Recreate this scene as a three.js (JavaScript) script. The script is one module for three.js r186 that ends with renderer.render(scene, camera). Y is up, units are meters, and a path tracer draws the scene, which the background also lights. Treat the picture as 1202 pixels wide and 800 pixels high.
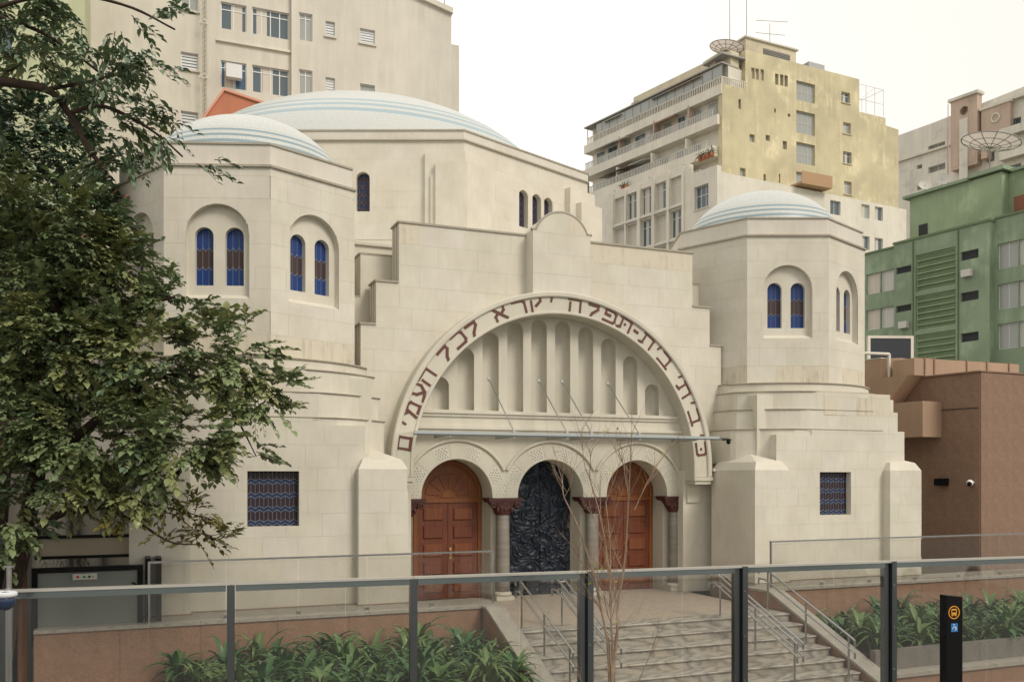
import * as THREE from 'three';
import { mergeGeometries } from 'three/addons/utils/BufferGeometryUtils.js';

// ---------------------------------------------------------------- camera, sky, sun, exposure
const scene = new THREE.Scene();
const camera = new THREE.PerspectiveCamera(40.64, 1202 / 800, 0.1, 900);
camera.position.set(-9.4, 3.0, 20.25);
camera.rotation.y = -22.2 * Math.PI / 180;
camera.setViewOffset(1202, 800, 0, -157.5, 1202, 800);
camera.updateProjectionMatrix();
scene.add(camera);

const renderer = new THREE.WebGLRenderer({ antialias: true });
renderer.toneMapping = THREE.LinearToneMapping;
renderer.toneMappingExposure = 1.33;
renderer.shadowMap.enabled = true;

{ // bright, thinly veiled white sky
  const w = 256, h = 128, d = new Float32Array(w * h * 4);
  for (let j = 0; j < h; j++) for (let i = 0; i < w; i++) {
    const el = (j + 0.5) / h * Math.PI - Math.PI / 2, az = (i + 0.5) / w * Math.PI * 2;
    const hz = Math.max(0, 1 - Math.abs(el) / 0.9);
    const cl = 0.03 * (Math.sin(az * 3 + el * 4) + Math.sin(az * 7 - el * 9 + 1) * 0.6) * Math.max(0, Math.sin(el));
    const gl = Math.pow(Math.max(0, Math.cos(az - 1.3)), 3), b = 0.70 + 0.06 * hz + cl + 0.42 * gl, o = (j * w + i) * 4;
    d[o] = b * 1.0; d[o + 1] = b * 0.955; d[o + 2] = b * 0.88; d[o + 3] = 1;
  }
  const t = new THREE.DataTexture(d, w, h, THREE.RGBAFormat, THREE.FloatType);
  t.mapping = THREE.EquirectangularReflectionMapping; t.magFilter = THREE.LinearFilter; t.minFilter = THREE.LinearFilter;
  t.wrapS = THREE.RepeatWrapping; t.needsUpdate = true;
  scene.background = t; scene.environment = t;
}
const sun = new THREE.DirectionalLight(0xfff4e6, 1.5);
sun.position.set(14, 33, 32); sun.target.position.set(0, 2, 0);
sun.castShadow = true; sun.shadow.radius = 38; sun.shadow.mapSize.set(4096, 4096);
Object.assign(sun.shadow.camera, { left: -60, right: 60, top: 60, bottom: -40, near: 1, far: 200 });
scene.add(sun, sun.target);

// ---------------------------------------------------------------- helpers
const PI = Math.PI, R = d => d * PI / 180;
let seed = 7;
const rnd = () => { seed |= 0; seed = seed + 0x6D2B79F5 | 0; let t = Math.imul(seed ^ seed >>> 15, 1 | seed); t = t + Math.imul(t ^ t >>> 7, 61 | t) ^ t; return ((t ^ t >>> 14) >>> 0) / 4294967296; };
const rr = (a, b) => a + (b - a) * rnd();
const V = (x, y, z) => new THREE.Vector3(x, y, z);
const lerp = (a, b, t) => a + (b - a) * t, clamp = (x, a, b) => Math.min(b, Math.max(a, x));
const used = {};
function numbered(n) { used[n] = (used[n] ?? -1) + 1; return used[n] ? n + '_' + String(used[n]).padStart(3, '0') : n; }
function G(g) {
  g = g.index ? g.toNonIndexed() : g;
  for (const k of Object.keys(g.attributes)) if (!['position', 'normal', 'uv'].includes(k)) g.deleteAttribute(k);
  if (!g.attributes.normal) g.computeVertexNormals();
  return g;
}
function uvm(g) { // uv in metres from the surface's own position and facing
  g = G(g); const p = g.attributes.position, n = g.attributes.normal, uv = new Float32Array(p.count * 2);
  for (let i = 0; i < p.count; i += 3) {
    let nx = 0, ny = 0, nz = 0;
    for (let k = 0; k < 3; k++) { nx += n.getX(i + k); ny += n.getY(i + k); nz += n.getZ(i + k); }
    const l = Math.hypot(nx, ny, nz) || 1, hz = Math.hypot(nx, nz) || 1;
    for (let k = 0; k < 3; k++) {
      const x = p.getX(i + k), y = p.getY(i + k), z = p.getZ(i + k), o = (i + k) * 2;
      if (Math.abs(ny) / l > 0.75) { uv[o] = x; uv[o + 1] = z; } else { uv[o] = (x * nz - z * nx) / hz; uv[o + 1] = y; }
    }
  }
  g.setAttribute('uv', new THREE.BufferAttribute(uv, 2)); return g;
}
function mg(gs) { gs = (Array.isArray(gs) ? gs : [gs]).map(G); return gs.length > 1 ? mergeGeometries(gs.map(g => { if (!g.attributes.uv) g.setAttribute('uv', new THREE.BufferAttribute(new Float32Array(g.attributes.position.count * 2), 2)); return g; })) : gs[0]; }
function mesh(name, gs, mat, parent, keepUV) {
  let g = mg(gs); if (!keepUV) g = uvm(g);
  const m = new THREE.Mesh(g, mat); m.name = parent ? name : numbered(name); m.castShadow = m.receiveShadow = true;
  (parent || scene).add(m); return m;
}
function tag(o, label, category, group) { o.userData.label = label; o.userData.category = category; if (group) o.userData.group = group; return o; }
function thing(name, label, category, pos = [0, 0, 0], turn = 0, group) {
  const o = new THREE.Group(); o.name = numbered(name); o.position.set(...pos); o.rotation.y = turn; scene.add(o); return tag(o, label, category, group);
}
function part(name, parent) { const o = new THREE.Group(); o.name = name; parent.add(o); return o; }
function struct(name, gs, mat, keep) { const m = mesh(name, gs, mat, null, keep); m.userData.kind = 'structure'; return m; }
function copyOf(o, pos, turn, label, scale) { const c = o.clone(); c.userData = { ...o.userData }; c.name = numbered(o.name.replace(/_\d+$/, '')); if (label) c.userData.label = label; scene.add(c); c.position.set(...pos); c.rotation.y = turn; if (scale) c.scale.setScalar(scale); return c; }

function bx(x0, x1, y0, y1, z0, z1) { const g = new THREE.BoxGeometry(Math.abs(x1 - x0), Math.abs(y1 - y0), Math.abs(z1 - z0)); g.translate((x0 + x1) / 2, (y0 + y1) / 2, (z0 + z1) / 2); return g; }
function shp(pts) { const s = new THREE.Shape(); pts.forEach(([x, y], i) => i ? s.lineTo(x, y) : s.moveTo(x, y)); s.closePath(); return s; }
function hole(pts) { const s = new THREE.Path(); pts.forEach(([x, y], i) => i ? s.lineTo(x, y) : s.moveTo(x, y)); s.closePath(); return s; }
function extr(s, z0, z1, bev = 0, seg = 1) {
  if (Array.isArray(s)) s = shp(s);
  const g = new THREE.ExtrudeGeometry(s, { depth: z1 - z0 - 2 * bev, bevelEnabled: bev > 0, bevelThickness: bev, bevelSize: bev, bevelOffset: -bev, bevelSegments: seg, curveSegments: 24 });
  g.translate(0, 0, z0 + bev); return g;
}
function extrX(prof, x0, x1, bev = 0) { return extr(prof, -x1, -x0, bev).rotateY(-PI / 2); } // profile in (z, y), run along x
function prism(pts, y0, y1, bev = 0) { const g = extr(shp(pts.map(([x, z]) => [x, -z])), y0, y1, bev); g.rotateX(-PI / 2); return g; }
function arcPts(cx, cy, r, a0, a1, n) { const o = []; for (let i = 0; i <= n; i++) { const a = R(lerp(a0, a1, i / n)); o.push([cx + r * Math.cos(a), cy + r * Math.sin(a)]); } return o; }
function archPts(cx, y0, ys, r, n = 20) { return [[cx - r, y0], [cx + r, y0], ...arcPts(cx, ys, r, 0, 180, n)]; }
function rod(a, b, r0, r1 = r0, n = 8) {
  const d = b.clone().sub(a), g = new THREE.CylinderGeometry(r1, r0, d.length(), n, 1); g.translate(0, d.length() / 2, 0);
  g.applyQuaternion(new THREE.Quaternion().setFromUnitVectors(V(0, 1, 0), d.normalize())); g.translate(a.x, a.y, a.z); return g;
}
function tube(pts, r, seg = 24, n = 8) { return new THREE.TubeGeometry(new THREE.CatmullRomCurve3(pts, false, 'catmullrom', 0.35), seg, r, n); }
function limb(pts, r0, r1, n = 7) { // tapered limb along a curve
  const c = new THREE.CatmullRomCurve3(pts), N = Math.max(4, pts.length * 4), out = [];
  let prev = c.getPoint(0); const ps = [], fr = c.computeFrenetFrames(N), pos = [], idx = [];
  for (let i = 0; i <= N; i++) { const p = c.getPoint(i / N), r = lerp(r0, r1, i / N) * (1 + 0.08 * Math.sin(i * 1.7)); for (let k = 0; k <= n; k++) { const a = k / n * 2 * PI, q = p.clone().addScaledVector(fr.normals[i], Math.cos(a) * r).addScaledVector(fr.binormals[i], Math.sin(a) * r); pos.push(q.x, q.y, q.z); } }
  for (let i = 0; i < N; i++) for (let k = 0; k < n; k++) { const a = i * (n + 1) + k, b = a + n + 1; idx.push(a, b, a + 1, b, b + 1, a + 1); }
  const g = new THREE.BufferGeometry(); g.setAttribute('position', new THREE.Float32BufferAttribute(pos, 3)); g.setIndex(idx); g.computeVertexNormals(); return g;
}
function lathe(pts, seg = 48) { return new THREE.LatheGeometry(pts.map(([x, y]) => new THREE.Vector2(x, y)), seg); }
function moved(g, x, y, z, ry = 0) { g = g.clone(); if (ry) g.rotateY(ry); g.translate(x, y, z); return g; }

// ---------------------------------------------------------------- textures (what surfaces are made of)
function hash(x, y, s) { let h = Math.imul(x, 374761393) + Math.imul(y, 668265263) + Math.imul(s, 1274126177); h = Math.imul(h ^ h >>> 13, 1274126177); return ((h ^ h >>> 16) >>> 0) / 4294967296; }
function vnoise(u, v, px, py, s) { // tileable value noise, px by py cells
  const x = u * px, y = v * py, xi = Math.floor(x), yi = Math.floor(y), fx = x - xi, fy = y - yi, sx = fx * fx * (3 - 2 * fx), sy = fy * fy * (3 - 2 * fy);
  const m = (a, b) => ((a % b) + b) % b, h = (a, b) => hash(m(a, px), m(b, py), s);
  return lerp(lerp(h(xi, yi), h(xi + 1, yi), sx), lerp(h(xi, yi + 1), h(xi + 1, yi + 1), sx), sy);
}
function fbm(u, v, px, py, s, o = 4) { let a = 0, w = 0.5, t = 0; for (let i = 0; i < o; i++) { a += w * vnoise(u, v, px << i, py << i, s + i * 17); t += w; w *= 0.55; } return a / t; }
function tex(n, metres, fn, srgb = true) {
  const d = new Uint8Array(n * n * 4);
  for (let j = 0; j < n; j++) for (let i = 0; i < n; i++) { const c = fn((i + 0.5) / n, (j + 0.5) / n, i, j), o = (j * n + i) * 4; for (let k = 0; k < 3; k++) d[o + k] = clamp(Math.round((Array.isArray(c) ? c[k] : c) * 255), 0, 255); d[o + 3] = 255; }
  const t = new THREE.DataTexture(d, n, n); t.wrapS = t.wrapT = THREE.RepeatWrapping; t.magFilter = THREE.LinearFilter; t.minFilter = THREE.LinearMipmapLinearFilter; t.generateMipmaps = true;
  t.repeat.set(1 / metres, 1 / metres); if (srgb) t.colorSpace = THREE.SRGBColorSpace; t.needsUpdate = true; return t;
}
const T = {};
T.stone = tex(512, 3.1, (u, v, i, j) => { const b = fbm(u, v, 5, 5, 1, 5), g = hash(i, j, 3), k = fbm(u, v, 40, 9, 9, 3); const x = 0.9 + 0.10 * b - 0.03 * g + 0.035 * (k - 0.5); return [x, x * (0.993 + 0.008 * b), x * (0.975 + 0.03 * b)]; });
T.weather = tex(512, 2.3, (u, v, i, j) => { // stone with grey run-off streaks and mildew specks
  const s = fbm(u, v, 44, 3, 21, 4), m = fbm(u, v, 9, 7, 31, 5), g = hash(i, j, 5); const st = clamp((s - 0.5) * 3.2, 0, 1) * clamp((m - 0.38) * 3.4, 0, 1); const x = 0.955 - 0.03 * g - 0.13 * st - 0.03 * clamp((m - 0.6) * 4, 0, 1);
  return [x, x * 0.985, x * 0.955]; });
T.plaster = tex(512, 6.3, (u, v, i, j) => { const b = fbm(u, v, 4, 4, 41, 6), s = fbm(u, v, 30, 3, 51, 4), g = hash(i, j, 7); const x = 0.88 + 0.12 * b + 0.07 * (s - 0.5) - 0.02 * g; return [x, x * 0.995, x * 0.985]; });
T.oldwall = tex(512, 9.7, (u, v, i, j) => { const b = fbm(u, v, 4, 4, 61, 6), s = fbm(u, v, 26, 2, 71, 5), p = fbm(u, v, 7, 9, 81, 4), g = hash(i, j, 8); const x = 0.88 + 0.10 * b + 0.10 * (s - 0.5) - 0.05 * clamp((p - 0.62) * 6, 0, 1) - 0.03 * g; return [x, x * 0.99, x * 0.97]; });
T.patchy = tex(512, 11.3, (u, v, i, j) => { const b = fbm(u, v, 5, 5, 161, 6), s = fbm(u, v, 34, 3, 171, 5), p = fbm(u, v, 9, 7, 181, 5), g = hash(i, j, 18); const x = 0.8 + 0.2 * b + 0.2 * (s - 0.5) * clamp((p - 0.35) * 3, 0, 1) + 0.08 * clamp((p - 0.6) * 7, 0, 1) - 0.04 * g; return [x, x * 0.995, x * 0.985]; }); // old repainted render
T.granite = tex(512, 0.9, (u, v, i, j) => { const a = fbm(u, v, 90, 90, 91, 2), b = fbm(u, v, 6, 6, 92, 3), g = hash(i >> 1, j >> 1, 9); const x = 0.74 + 0.3 * (a - 0.5) + 0.1 * b + 0.14 * (g - 0.5); return [x, x * 0.98, x * 0.96]; });
T.marble = tex(1024, 2.9, (u, v, i, j) => { // banded grey-and-tan gneiss of the steps
  const w = fbm(u, v, 4, 4, 101, 5), q = fbm(u, v, 3, 14, 102, 5), b = Math.abs(Math.sin((v * 9 + u * 5 + w * 3.2 + q * 1.4) * PI)), g = hash(i, j, 10); const x = 0.6 + 0.34 * Math.pow(b, 0.7) * (0.5 + 0.5 * q) - 0.04 * g, t = fbm(u, v, 6, 6, 103, 3); return [x * (1 + 0.05 * (t - 0.4)), x * (0.98 + 0.01 * t), x * (0.99 - 0.07 * t)]; });
T.wood = tex(512, 1.1, (u, v) => { const w = fbm(u, v, 3, 3, 111, 3), g = fbm(u, v, 70, 3, 112, 4), l = Math.sin((u * 16 + w * 2.3) * 2 * PI) * 0.5 + 0.5; const x = 0.68 + 0.26 * g + 0.1 * l * g; return [x, x * 0.93, x * 0.86]; });
T.mosaic = tex(512, 0.8, (u, v) => { const n = 40, i = Math.floor(u * n), j = Math.floor(v * n), fu = u * n - i, fv = v * n - j, h = hash(i, j, 12), e = fu < 0.12 || fv < 0.12 ? 0.78 : 1, x = (0.9 + 0.1 * h) * (e < 1 ? 0.9 : 1); return [x, x * 0.995, x * (0.96 + 0.04 * hash(i, j, 13))]; });
T.dirt = tex(512, 2.2, (u, v, i, j) => { const b = fbm(u, v, 8, 8, 121, 5), g = hash(i, j, 14); const x = 0.55 + 0.45 * b - 0.2 * g; return [x, x * 0.9, x * 0.8]; });
T.asphalt = tex(512, 2.6, (u, v, i, j) => { const b = fbm(u, v, 5, 5, 131, 4), g = hash(i, j, 15); const x = 0.72 + 0.25 * b - 0.2 * g; return [x, x, x]; });
T.bark = tex(256, 0.6, (u, v) => { const b = fbm(u, v, 14, 5, 141, 4); const x = 0.55 + 0.5 * b; return [x, x * 0.93, x * 0.86]; });
T.brush = tex(256, 0.5, (u, v) => { const b = fbm(u, v, 3, 60, 151, 3); return 0.75 + 0.25 * b; }, false);
const lin = (r, g, b) => new THREE.Color().setRGB(r, g, b);
function M(r, g, b, o = {}) { return new THREE.MeshStandardMaterial({ color: lin(r, g, b), roughness: 0.85, ...o }); }
const SC = [0.715, 0.682, 0.588];
const m = {
  stone: [1, 0.994, 1.006, 0.988].map((k, i) => M(SC[0] * k, SC[1] * k * (i == 3 ? 1.01 : 1), SC[2] * k * (i == 2 ? 1.03 : 1), { map: T.stone })),
  weather: M(SC[0], SC[1], SC[2], { map: T.weather }),
  plain: M(0.68, 0.655, 0.565, { map: T.plaster, roughness: 0.8 }),
  pale: M(0.7, 0.68, 0.6, { map: T.plaster }),
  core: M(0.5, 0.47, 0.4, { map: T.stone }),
  coping: M(0.44, 0.42, 0.365, { map: T.weather, roughness: 0.95 }),
  plinth: M(0.46, 0.35, 0.25, { map: T.granite, roughness: 0.6 }),
  letter: M(0.15, 0.058, 0.045, { roughness: 0.7, map: T.plaster }),
  capital: M(0.11, 0.032, 0.026, { roughness: 0.45, map: T.granite }),
  shaft: M(0.36, 0.345, 0.31, { roughness: 0.35, map: T.granite }),
  wood: M(0.27, 0.092, 0.033, { map: T.wood, roughness: 0.5 }),
  woodDark: M(0.30, 0.112, 0.026, { map: T.wood, roughness: 0.5 }),
  woodRed: M(0.215, 0.064, 0.029, { map: T.wood, roughness: 0.45 }),
  brass: M(0.75, 0.52, 0.22, { metalness: 1, roughness: 0.35 }),
  bronze: M(0.012, 0.018, 0.03, { metalness: 0.3, roughness: 0.4 }),
  steel: M(0.52, 0.53, 0.54, { metalness: 1, roughness: 0.28, roughnessMap: T.brush }),
  rail: M(0.62, 0.60, 0.55, { metalness: 0.7, roughness: 0.42, roughnessMap: T.brush }),
  channel: M(0.30, 0.36, 0.37, { metalness: 0.9, roughness: 0.18 }),
  darkSteel: M(0.13, 0.145, 0.15, { metalness: 0.85, roughness: 0.35, roughnessMap: T.brush }),
  black: new THREE.MeshPhysicalMaterial({ color: lin(0.006, 0.006, 0.007), roughness: 0.4, specularIntensity: 0.3 }),
  mosaic: M(0.60, 0.635, 0.63, { map: T.mosaic, roughness: 0.4 }),
  mosaicBlue: M(0.26, 0.36, 0.42, { map: T.mosaic, roughness: 0.4 }), mosaicPale: M(0.36, 0.48, 0.55, { map: T.mosaic, roughness: 0.4 }),
  blueGlass: M(0.002, 0.032, 0.17, { roughness: 0.45 }),
  navyGlass: M(0.006, 0.022, 0.075, { roughness: 0.45 }),
  redGlass: M(0.048, 0.024, 0.02, { roughness: 0.45 }),
  darkRed: M(0.022, 0.006, 0.012, { roughness: 0.45 }),
  lead: M(0.22, 0.26, 0.34, { roughness: 0.5, metalness: 0.2 }),
  pane: new THREE.MeshPhysicalMaterial({ color: lin(0.975, 0.975, 0.968), roughness: 0.02, transmission: 1, thickness: 0, ior: 1.7 }),
  paneGreen: new THREE.MeshPhysicalMaterial({ color: lin(0.94, 0.96, 0.955), roughness: 0.04, transmission: 1, thickness: 0, ior: 1.5 }),
  frosted: new THREE.MeshPhysicalMaterial({ color: lin(0.5, 0.54, 0.52), roughness: 0.25, transmission: 0.7, thickness: 0 }),
  terracotta: M(0.50, 0.31, 0.21, { map: T.granite, roughness: 0.55 }),
  capstone: M(0.60, 0.58, 0.52, { map: T.granite, roughness: 0.5 }),
  step: M(0.66, 0.64, 0.59, { map: T.marble, roughness: 0.55 }),
  landing: M(0.74, 0.66, 0.56, { map: T.granite, roughness: 0.6 }),
  soil: M(0.05, 0.034, 0.022, { map: T.dirt }),
  curb: M(0.30, 0.29, 0.27, { map: T.granite }),
  asphalt: M(0.055, 0.055, 0.056, { map: T.asphalt }),
  paving: M(0.34, 0.31, 0.27, { map: T.asphalt }),
  bark: M(0.06, 0.042, 0.03, { map: T.bark, roughness: 0.95 }),
};
// ---------------------------------------------------------------- the synagogue
// A wall is a strip field: reg(x) gives the solid height spans; pieces are cut from it course by course.
function strip(reg, xa, xb, ya, yb, d0, d1, brk, fine) {
  let xs = [xa, xb, ...brk.filter(b => b > xa + 0.002 && b < xb - 0.002)];
  for (const [fa, fb] of fine) for (let x = Math.max(xa, fa); x < Math.min(xb, fb); x += 0.04) xs.push(x);
  xs = [...new Set(xs.map(x => +x.toFixed(4)))].sort((a, b) => a - b);
  const pos = [], q = (a, b, c, d) => pos.push(...a, ...b, ...c, ...a, ...c, ...d);
  const clip = l => l.map(([a, b]) => [Math.max(a, ya), Math.min(b, yb)]).filter(([a, b]) => b - a > 0.012);
  for (let i = 0; i + 1 < xs.length; i++) {
    const a = xs[i], b = xs[i + 1]; if (b - a < 1e-4) continue;
    let A = clip(reg(a + 1e-4)), B = clip(reg(b - 1e-4)); if (A.length != B.length) A = B = clip(reg((a + b) / 2));
    A.forEach(([l, h], k) => { const [l2, h2] = B[k];
      q([a, l, d1], [b, l2, d1], [b, h2, d1], [a, h, d1]); q([a, h, d1], [b, h2, d1], [b, h2, d0], [a, h, d0]); q([a, l, d0], [b, l2, d0], [b, l2, d1], [a, l, d1]);
      if (i == 0) q([a, l, d0], [a, l, d1], [a, h, d1], [a, h, d0]);
      if (i == xs.length - 2) q([b, l2, d1], [b, l2, d0], [b, h2, d0], [b, h2, d1]); });
  }
  if (!pos.length) return null;
  const g = new THREE.BufferGeometry(); g.setAttribute('position', new THREE.Float32BufferAttribute(pos, 3)); g.computeVertexNormals(); return g;
}
const slabList = [];
function slabs(parent, ox, oz, a, reg, x0, x1, y0, y1, { cw = 0.72, ch = 0.46, brk = [], fine = [], gap = 0.0025, d = 0.0025, out = 0, wet = () => 0 } = {}) {
  const mt = new THREE.Matrix4().makeRotationY(a).setPosition(ox, 0, oz); let row = 0;
  for (let y = y0; y < y1 - 0.02; y += ch, row++) {
    let x = x0 - (row % 2 ? cw * 0.5 : 0) - rr(0, 0.06);
    for (; x < x1; ) {
      const w = cw * rr(0.9, 1.12), xa = Math.max(x0, x), xb = Math.min(x1, x + w); x += w; if (xb - xa < 0.05) continue;
      const g = strip(reg, xa + gap / 2, xb - gap / 2, y + gap / 2, Math.min(y1, y + ch) - gap / 2, out - d, out + rr(-0.001, 0.0015), brk, fine);
      if (!g) continue;
      g.applyMatrix4(mt); g.computeBoundingBox(); const c = g.boundingBox.getCenter(V(0, 0, 0)), s = g.boundingBox.getSize(V(0, 0, 0));
      slabList.push({ g, parent, c, score: Math.hypot(s.x, s.z) * s.y / c.distanceToSquared(camera.position), wet: rnd() < wet((xa + xb) / 2, y), k: Math.floor(rnd() * 4) });
    }
  }
}
const syn = thing('synagogue', 'cream stone synagogue with two domed towers and lettered arch over three doors', 'synagogue');
const mirrorX = pts => pts.map(([x, y]) => [-x, y]).reverse();

// --- portal wall: stepped shoulders, cut by the great arch
const topStep = x => { x = Math.abs(x); return x < 3.9 ? 8.72 : x < 4.43 ? 7.35 : x < 4.78 ? 6.37 : x < 5.05 ? 5.4 : 0; };
const AC = 3.15; // arch centre height
function portalOutline(inset = 0, drop = 0) {
  const half = [[4.9, 0], [4.9, 3], [5.05 - inset, 3], [5.05 - inset, 5.4 - drop], [4.78 - inset, 5.4 - drop], [4.78 - inset, 6.37 - drop], [4.43 - inset, 6.37 - drop], [4.43 - inset, 7.35 - drop], [3.9 - inset, 7.35 - drop], [3.9 - inset, 8.72 - drop]];
  return [...half, ...mirrorX(half), [-3.62, 0], [-3.62, 3.1], ...arcPts(0, AC, 3.85, 180, 0, 60), [3.62, 3.1], [3.62, 0]];
}
const pw = mesh('portal_wall', [extr(portalOutline(), -0.17, -0.012), extr(portalOutline(0.1, 0.06), -0.27, -0.17), extr(portalOutline(), -0.39, -0.27), extr(portalOutline(0.1, 0.06), -0.49, -0.39), extr(portalOutline(), -0.61, -0.49), extr(portalOutline(0.1, 0.06), -0.7, -0.61)], m.stone[1], syn);
slabs(pw, 0, 0, 0, x => { const t = topStep(x), ax = Math.abs(x), o = []; if (ax > 3.62 && ax < 4.26) o.push([0, 3.05]); const c = ax < 4.12 ? AC + Math.sqrt(4.12 * 4.12 - ax * ax) : (ax < 4.26 ? 3.05 : 3); o.push([c, t]); return o; },
  -5.05, 5.05, 0, 8.72, { cw: 1.05, ch: 0.485, brk: [3.62, 3.9, 4.12, 4.26, 4.43, 4.78].flatMap(b => [b, -b]), fine: [[-4.12, 4.12]], wet: (x, y) => y > 8.1 ? 0.5 : 0 });
// shoulders behind the wall, set back in steps
for (const s of [1, -1]) mesh('stepped_shoulder', [[4.62, 8.1], [4.98, 7.1], [5.25, 6.0]].map(([w, t], i) => bx(s * 3.7, s * w, 5.2 - i * 0.01, t, -1.4 - i * 0.01, -0.72 + i * 0.004)), m.stone[0], syn);
const capStep = (w0, w1, y, z0, z1) => [bx(w0, w1, y - 0.004, y + 0.04, z0, z1), bx(-w1, -w0, y - 0.004, y + 0.04, z0, z1)];
for (const g of [...capStep(0.76, 3.93, 8.72, -0.65, 0.03), ...capStep(3.905, 4.46, 7.35, -0.63, 0.03), ...capStep(4.435, 4.81, 6.37, -0.63, 0.03), ...capStep(4.785, 5.08, 5.4, -0.63, 0.03), ...capStep(3.8, 4.65, 8.1, -1.42, -0.71), ...capStep(4.63, 5.0, 7.1, -1.42, -0.71), ...capStep(4.99, 5.28, 6.0, -1.42, -0.71)]) mesh('coping', [g], m.coping, syn);
// little curved gable in the middle
const gablePts = [[-0.77, 6.95], [0.77, 6.95], [0.77, 8.78], ...arcPts(0, 8.55, 0.7, 20, 160, 20), [-0.77, 8.78]];
const gable = mesh('gable', [extr(gablePts, -0.5, 0.368, 0.012)], m.stone[1], syn);
slabs(gable, 0, 0, 0, x => [[AC + Math.sqrt(4.2 * 4.2 - x * x), Math.abs(x) < 0.657 ? 8.55 + Math.sqrt(0.49 - x * x) : 8.78]], -0.76, 0.76, 6.8, 9.3, { cw: 1.0, ch: 0.485, out: 0.38, fine: [[-0.77, 0.77]], brk: [-0.657, 0.657], wet: (x, y) => y > 8.3 ? 0.6 : 0 });
mesh('gable_coping', [tube([[-0.8, 8.8], [-0.66, 8.8], ...arcPts(0, 8.55, 0.72, 160, 20, 12), [0.66, 8.8], [0.8, 8.8]].map(([x, y]) => V(x, y, 0.36)), 0.035, 60, 6)], m.coping, syn);

// --- great lettered arch
const ring = (ro, ri, z0, z1, bev, lo = 2.95) => extr([...arcPts(0, AC, ro, 0, 180, 72), [-ro, lo], [-ri, lo], ...arcPts(0, AC, ri, 180, 0, 72), [ri, lo], [ro, lo]], z0, z1, bev);
const arch = mesh('lettered_arch', [ring(4.1, 3.72, -0.3, 0.4, 0.012), ring(4.21, 4.08, -0.02, 0.46, 0.025), ring(3.755, 3.68, -0.28, 0.43, 0.015),
  bx(3.66, 4.22, 2.86, 2.95, 0.012, 0.47), bx(-4.22, -3.66, 2.86, 2.95, 0.012, 0.47), bx(3.7, 4.18, 2.77, 2.86, 0.012, 0.43), bx(-4.18, -3.7, 2.77, 2.86, 0.012, 0.43),
  bx(4.2, 4.27, 3.1, 3.17, 0.012, 0.5), bx(3.72, 4.1, 2.3, 2.77, 0.012, 0.05)], m.plain, syn);
// letters drawn as strokes in a unit box: [stroke points], pen widths follow the stroke's direction (thick across, thin down)
const GL = {
  k: [[[-0.4, 0.5], [0.25, 0.5], [0.4, 0.3], [0.4, -0.3], [0.25, -0.5], [-0.4, -0.5]]],
  kd: [[[-0.4, 0.5], [0.25, 0.5], [0.4, 0.3], [0.4, -0.3], [0.25, -0.5], [-0.4, -0.5]], 'dot'],
  y: [[[-0.14, 0.5], [0.14, 0.46], [0.16, 0.25], [0.08, 0.02]]],
  b: [[[-0.4, 0.5], [0.2, 0.5], [0.34, 0.34], [0.34, -0.5]], [[-0.44, -0.5], [0.5, -0.5]]],
  t: [[[-0.42, 0.5], [0.3, 0.5], [0.44, 0.36], [0.44, -0.5]], [[-0.28, 0.46], [-0.28, -0.36], [-0.5, -0.5]]],
  td: [[[-0.42, 0.5], [0.3, 0.5], [0.44, 0.36], [0.44, -0.5]], [[-0.28, 0.46], [-0.28, -0.36], [-0.5, -0.5]], 'dot'],
  p: [[[-0.02, 0.06], [-0.36, 0.08], [-0.38, 0.5], [0.26, 0.5], [0.42, 0.3], [0.42, -0.32], [0.26, -0.5], [-0.42, -0.5]]],
  l: [[[-0.34, 0.92], [-0.32, 0.5], [0.36, 0.5], [0.36, 0.22], [0.0, -0.18], [-0.14, -0.52]]],
  h: [[[-0.44, 0.5], [0.4, 0.5], [0.4, -0.5]], [[-0.34, 0.22], [-0.36, -0.5]]],
  q: [[[-0.42, 0.5], [0.36, 0.5], [0.34, 0.1], [0.0, -0.24]], [[-0.32, 0.18], [-0.32, -0.85]]],
  r: [[[-0.44, 0.5], [0.22, 0.5], [0.38, 0.32], [0.38, -0.5]]],
  a: [[[-0.42, 0.52], [0.4, -0.5]], [[0.36, 0.5], [0.32, 0.2], [0.06, -0.04]], [[-0.36, -0.5], [-0.36, -0.12], [-0.1, 0.12]]],
  o: [[[0.34, 0.52], [0.38, 0.1], [0.1, -0.4], [-0.42, -0.56]], [[-0.32, 0.5], [-0.24, 0.1], [0.12, -0.36]]],
  m: [[[-0.06, -0.5], [0.36, -0.5], [0.4, 0.3], [0.2, 0.5], [-0.1, 0.42], [-0.36, -0.5]], [[-0.44, 0.55], [-0.2, 0.2]]],
  M: [[[-0.36, 0.5], [0.36, 0.5], [0.36, -0.5], [-0.34, -0.5], [-0.34, 0.5]]],
  '-': [[[-0.12, 0.02], [0.12, 0.02]]],
};
function penStroke(pts, s) { // polygon outline swept with a broad pen
  const out = [];
  for (let i = 0; i + 1 < pts.length; i++) {
    const [x0, y0] = pts[i], [x1, y1] = pts[i + 1], dx = x1 - x0, dy = y1 - y0, l = Math.hypot(dx, dy), hz = Math.abs(dx) / l, w = lerp(0.07, 0.115, hz), nx = -dy / l * w, ny = dx / l * w, ex = dx / l * w * 0.8, ey = dy / l * w * 0.8;
    out.push(extr([[x0 - nx - ex, y0 - ny - ey], [x1 - nx + ex, y1 - ny + ey], [x1 + nx + ex, y1 + ny + ey], [x0 + nx - ex, y0 + ny - ey]].map(([a, b]) => [a * s, b * s]), 0, 0.014 + i * 0.0012));
  }
  return out;
}
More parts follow.
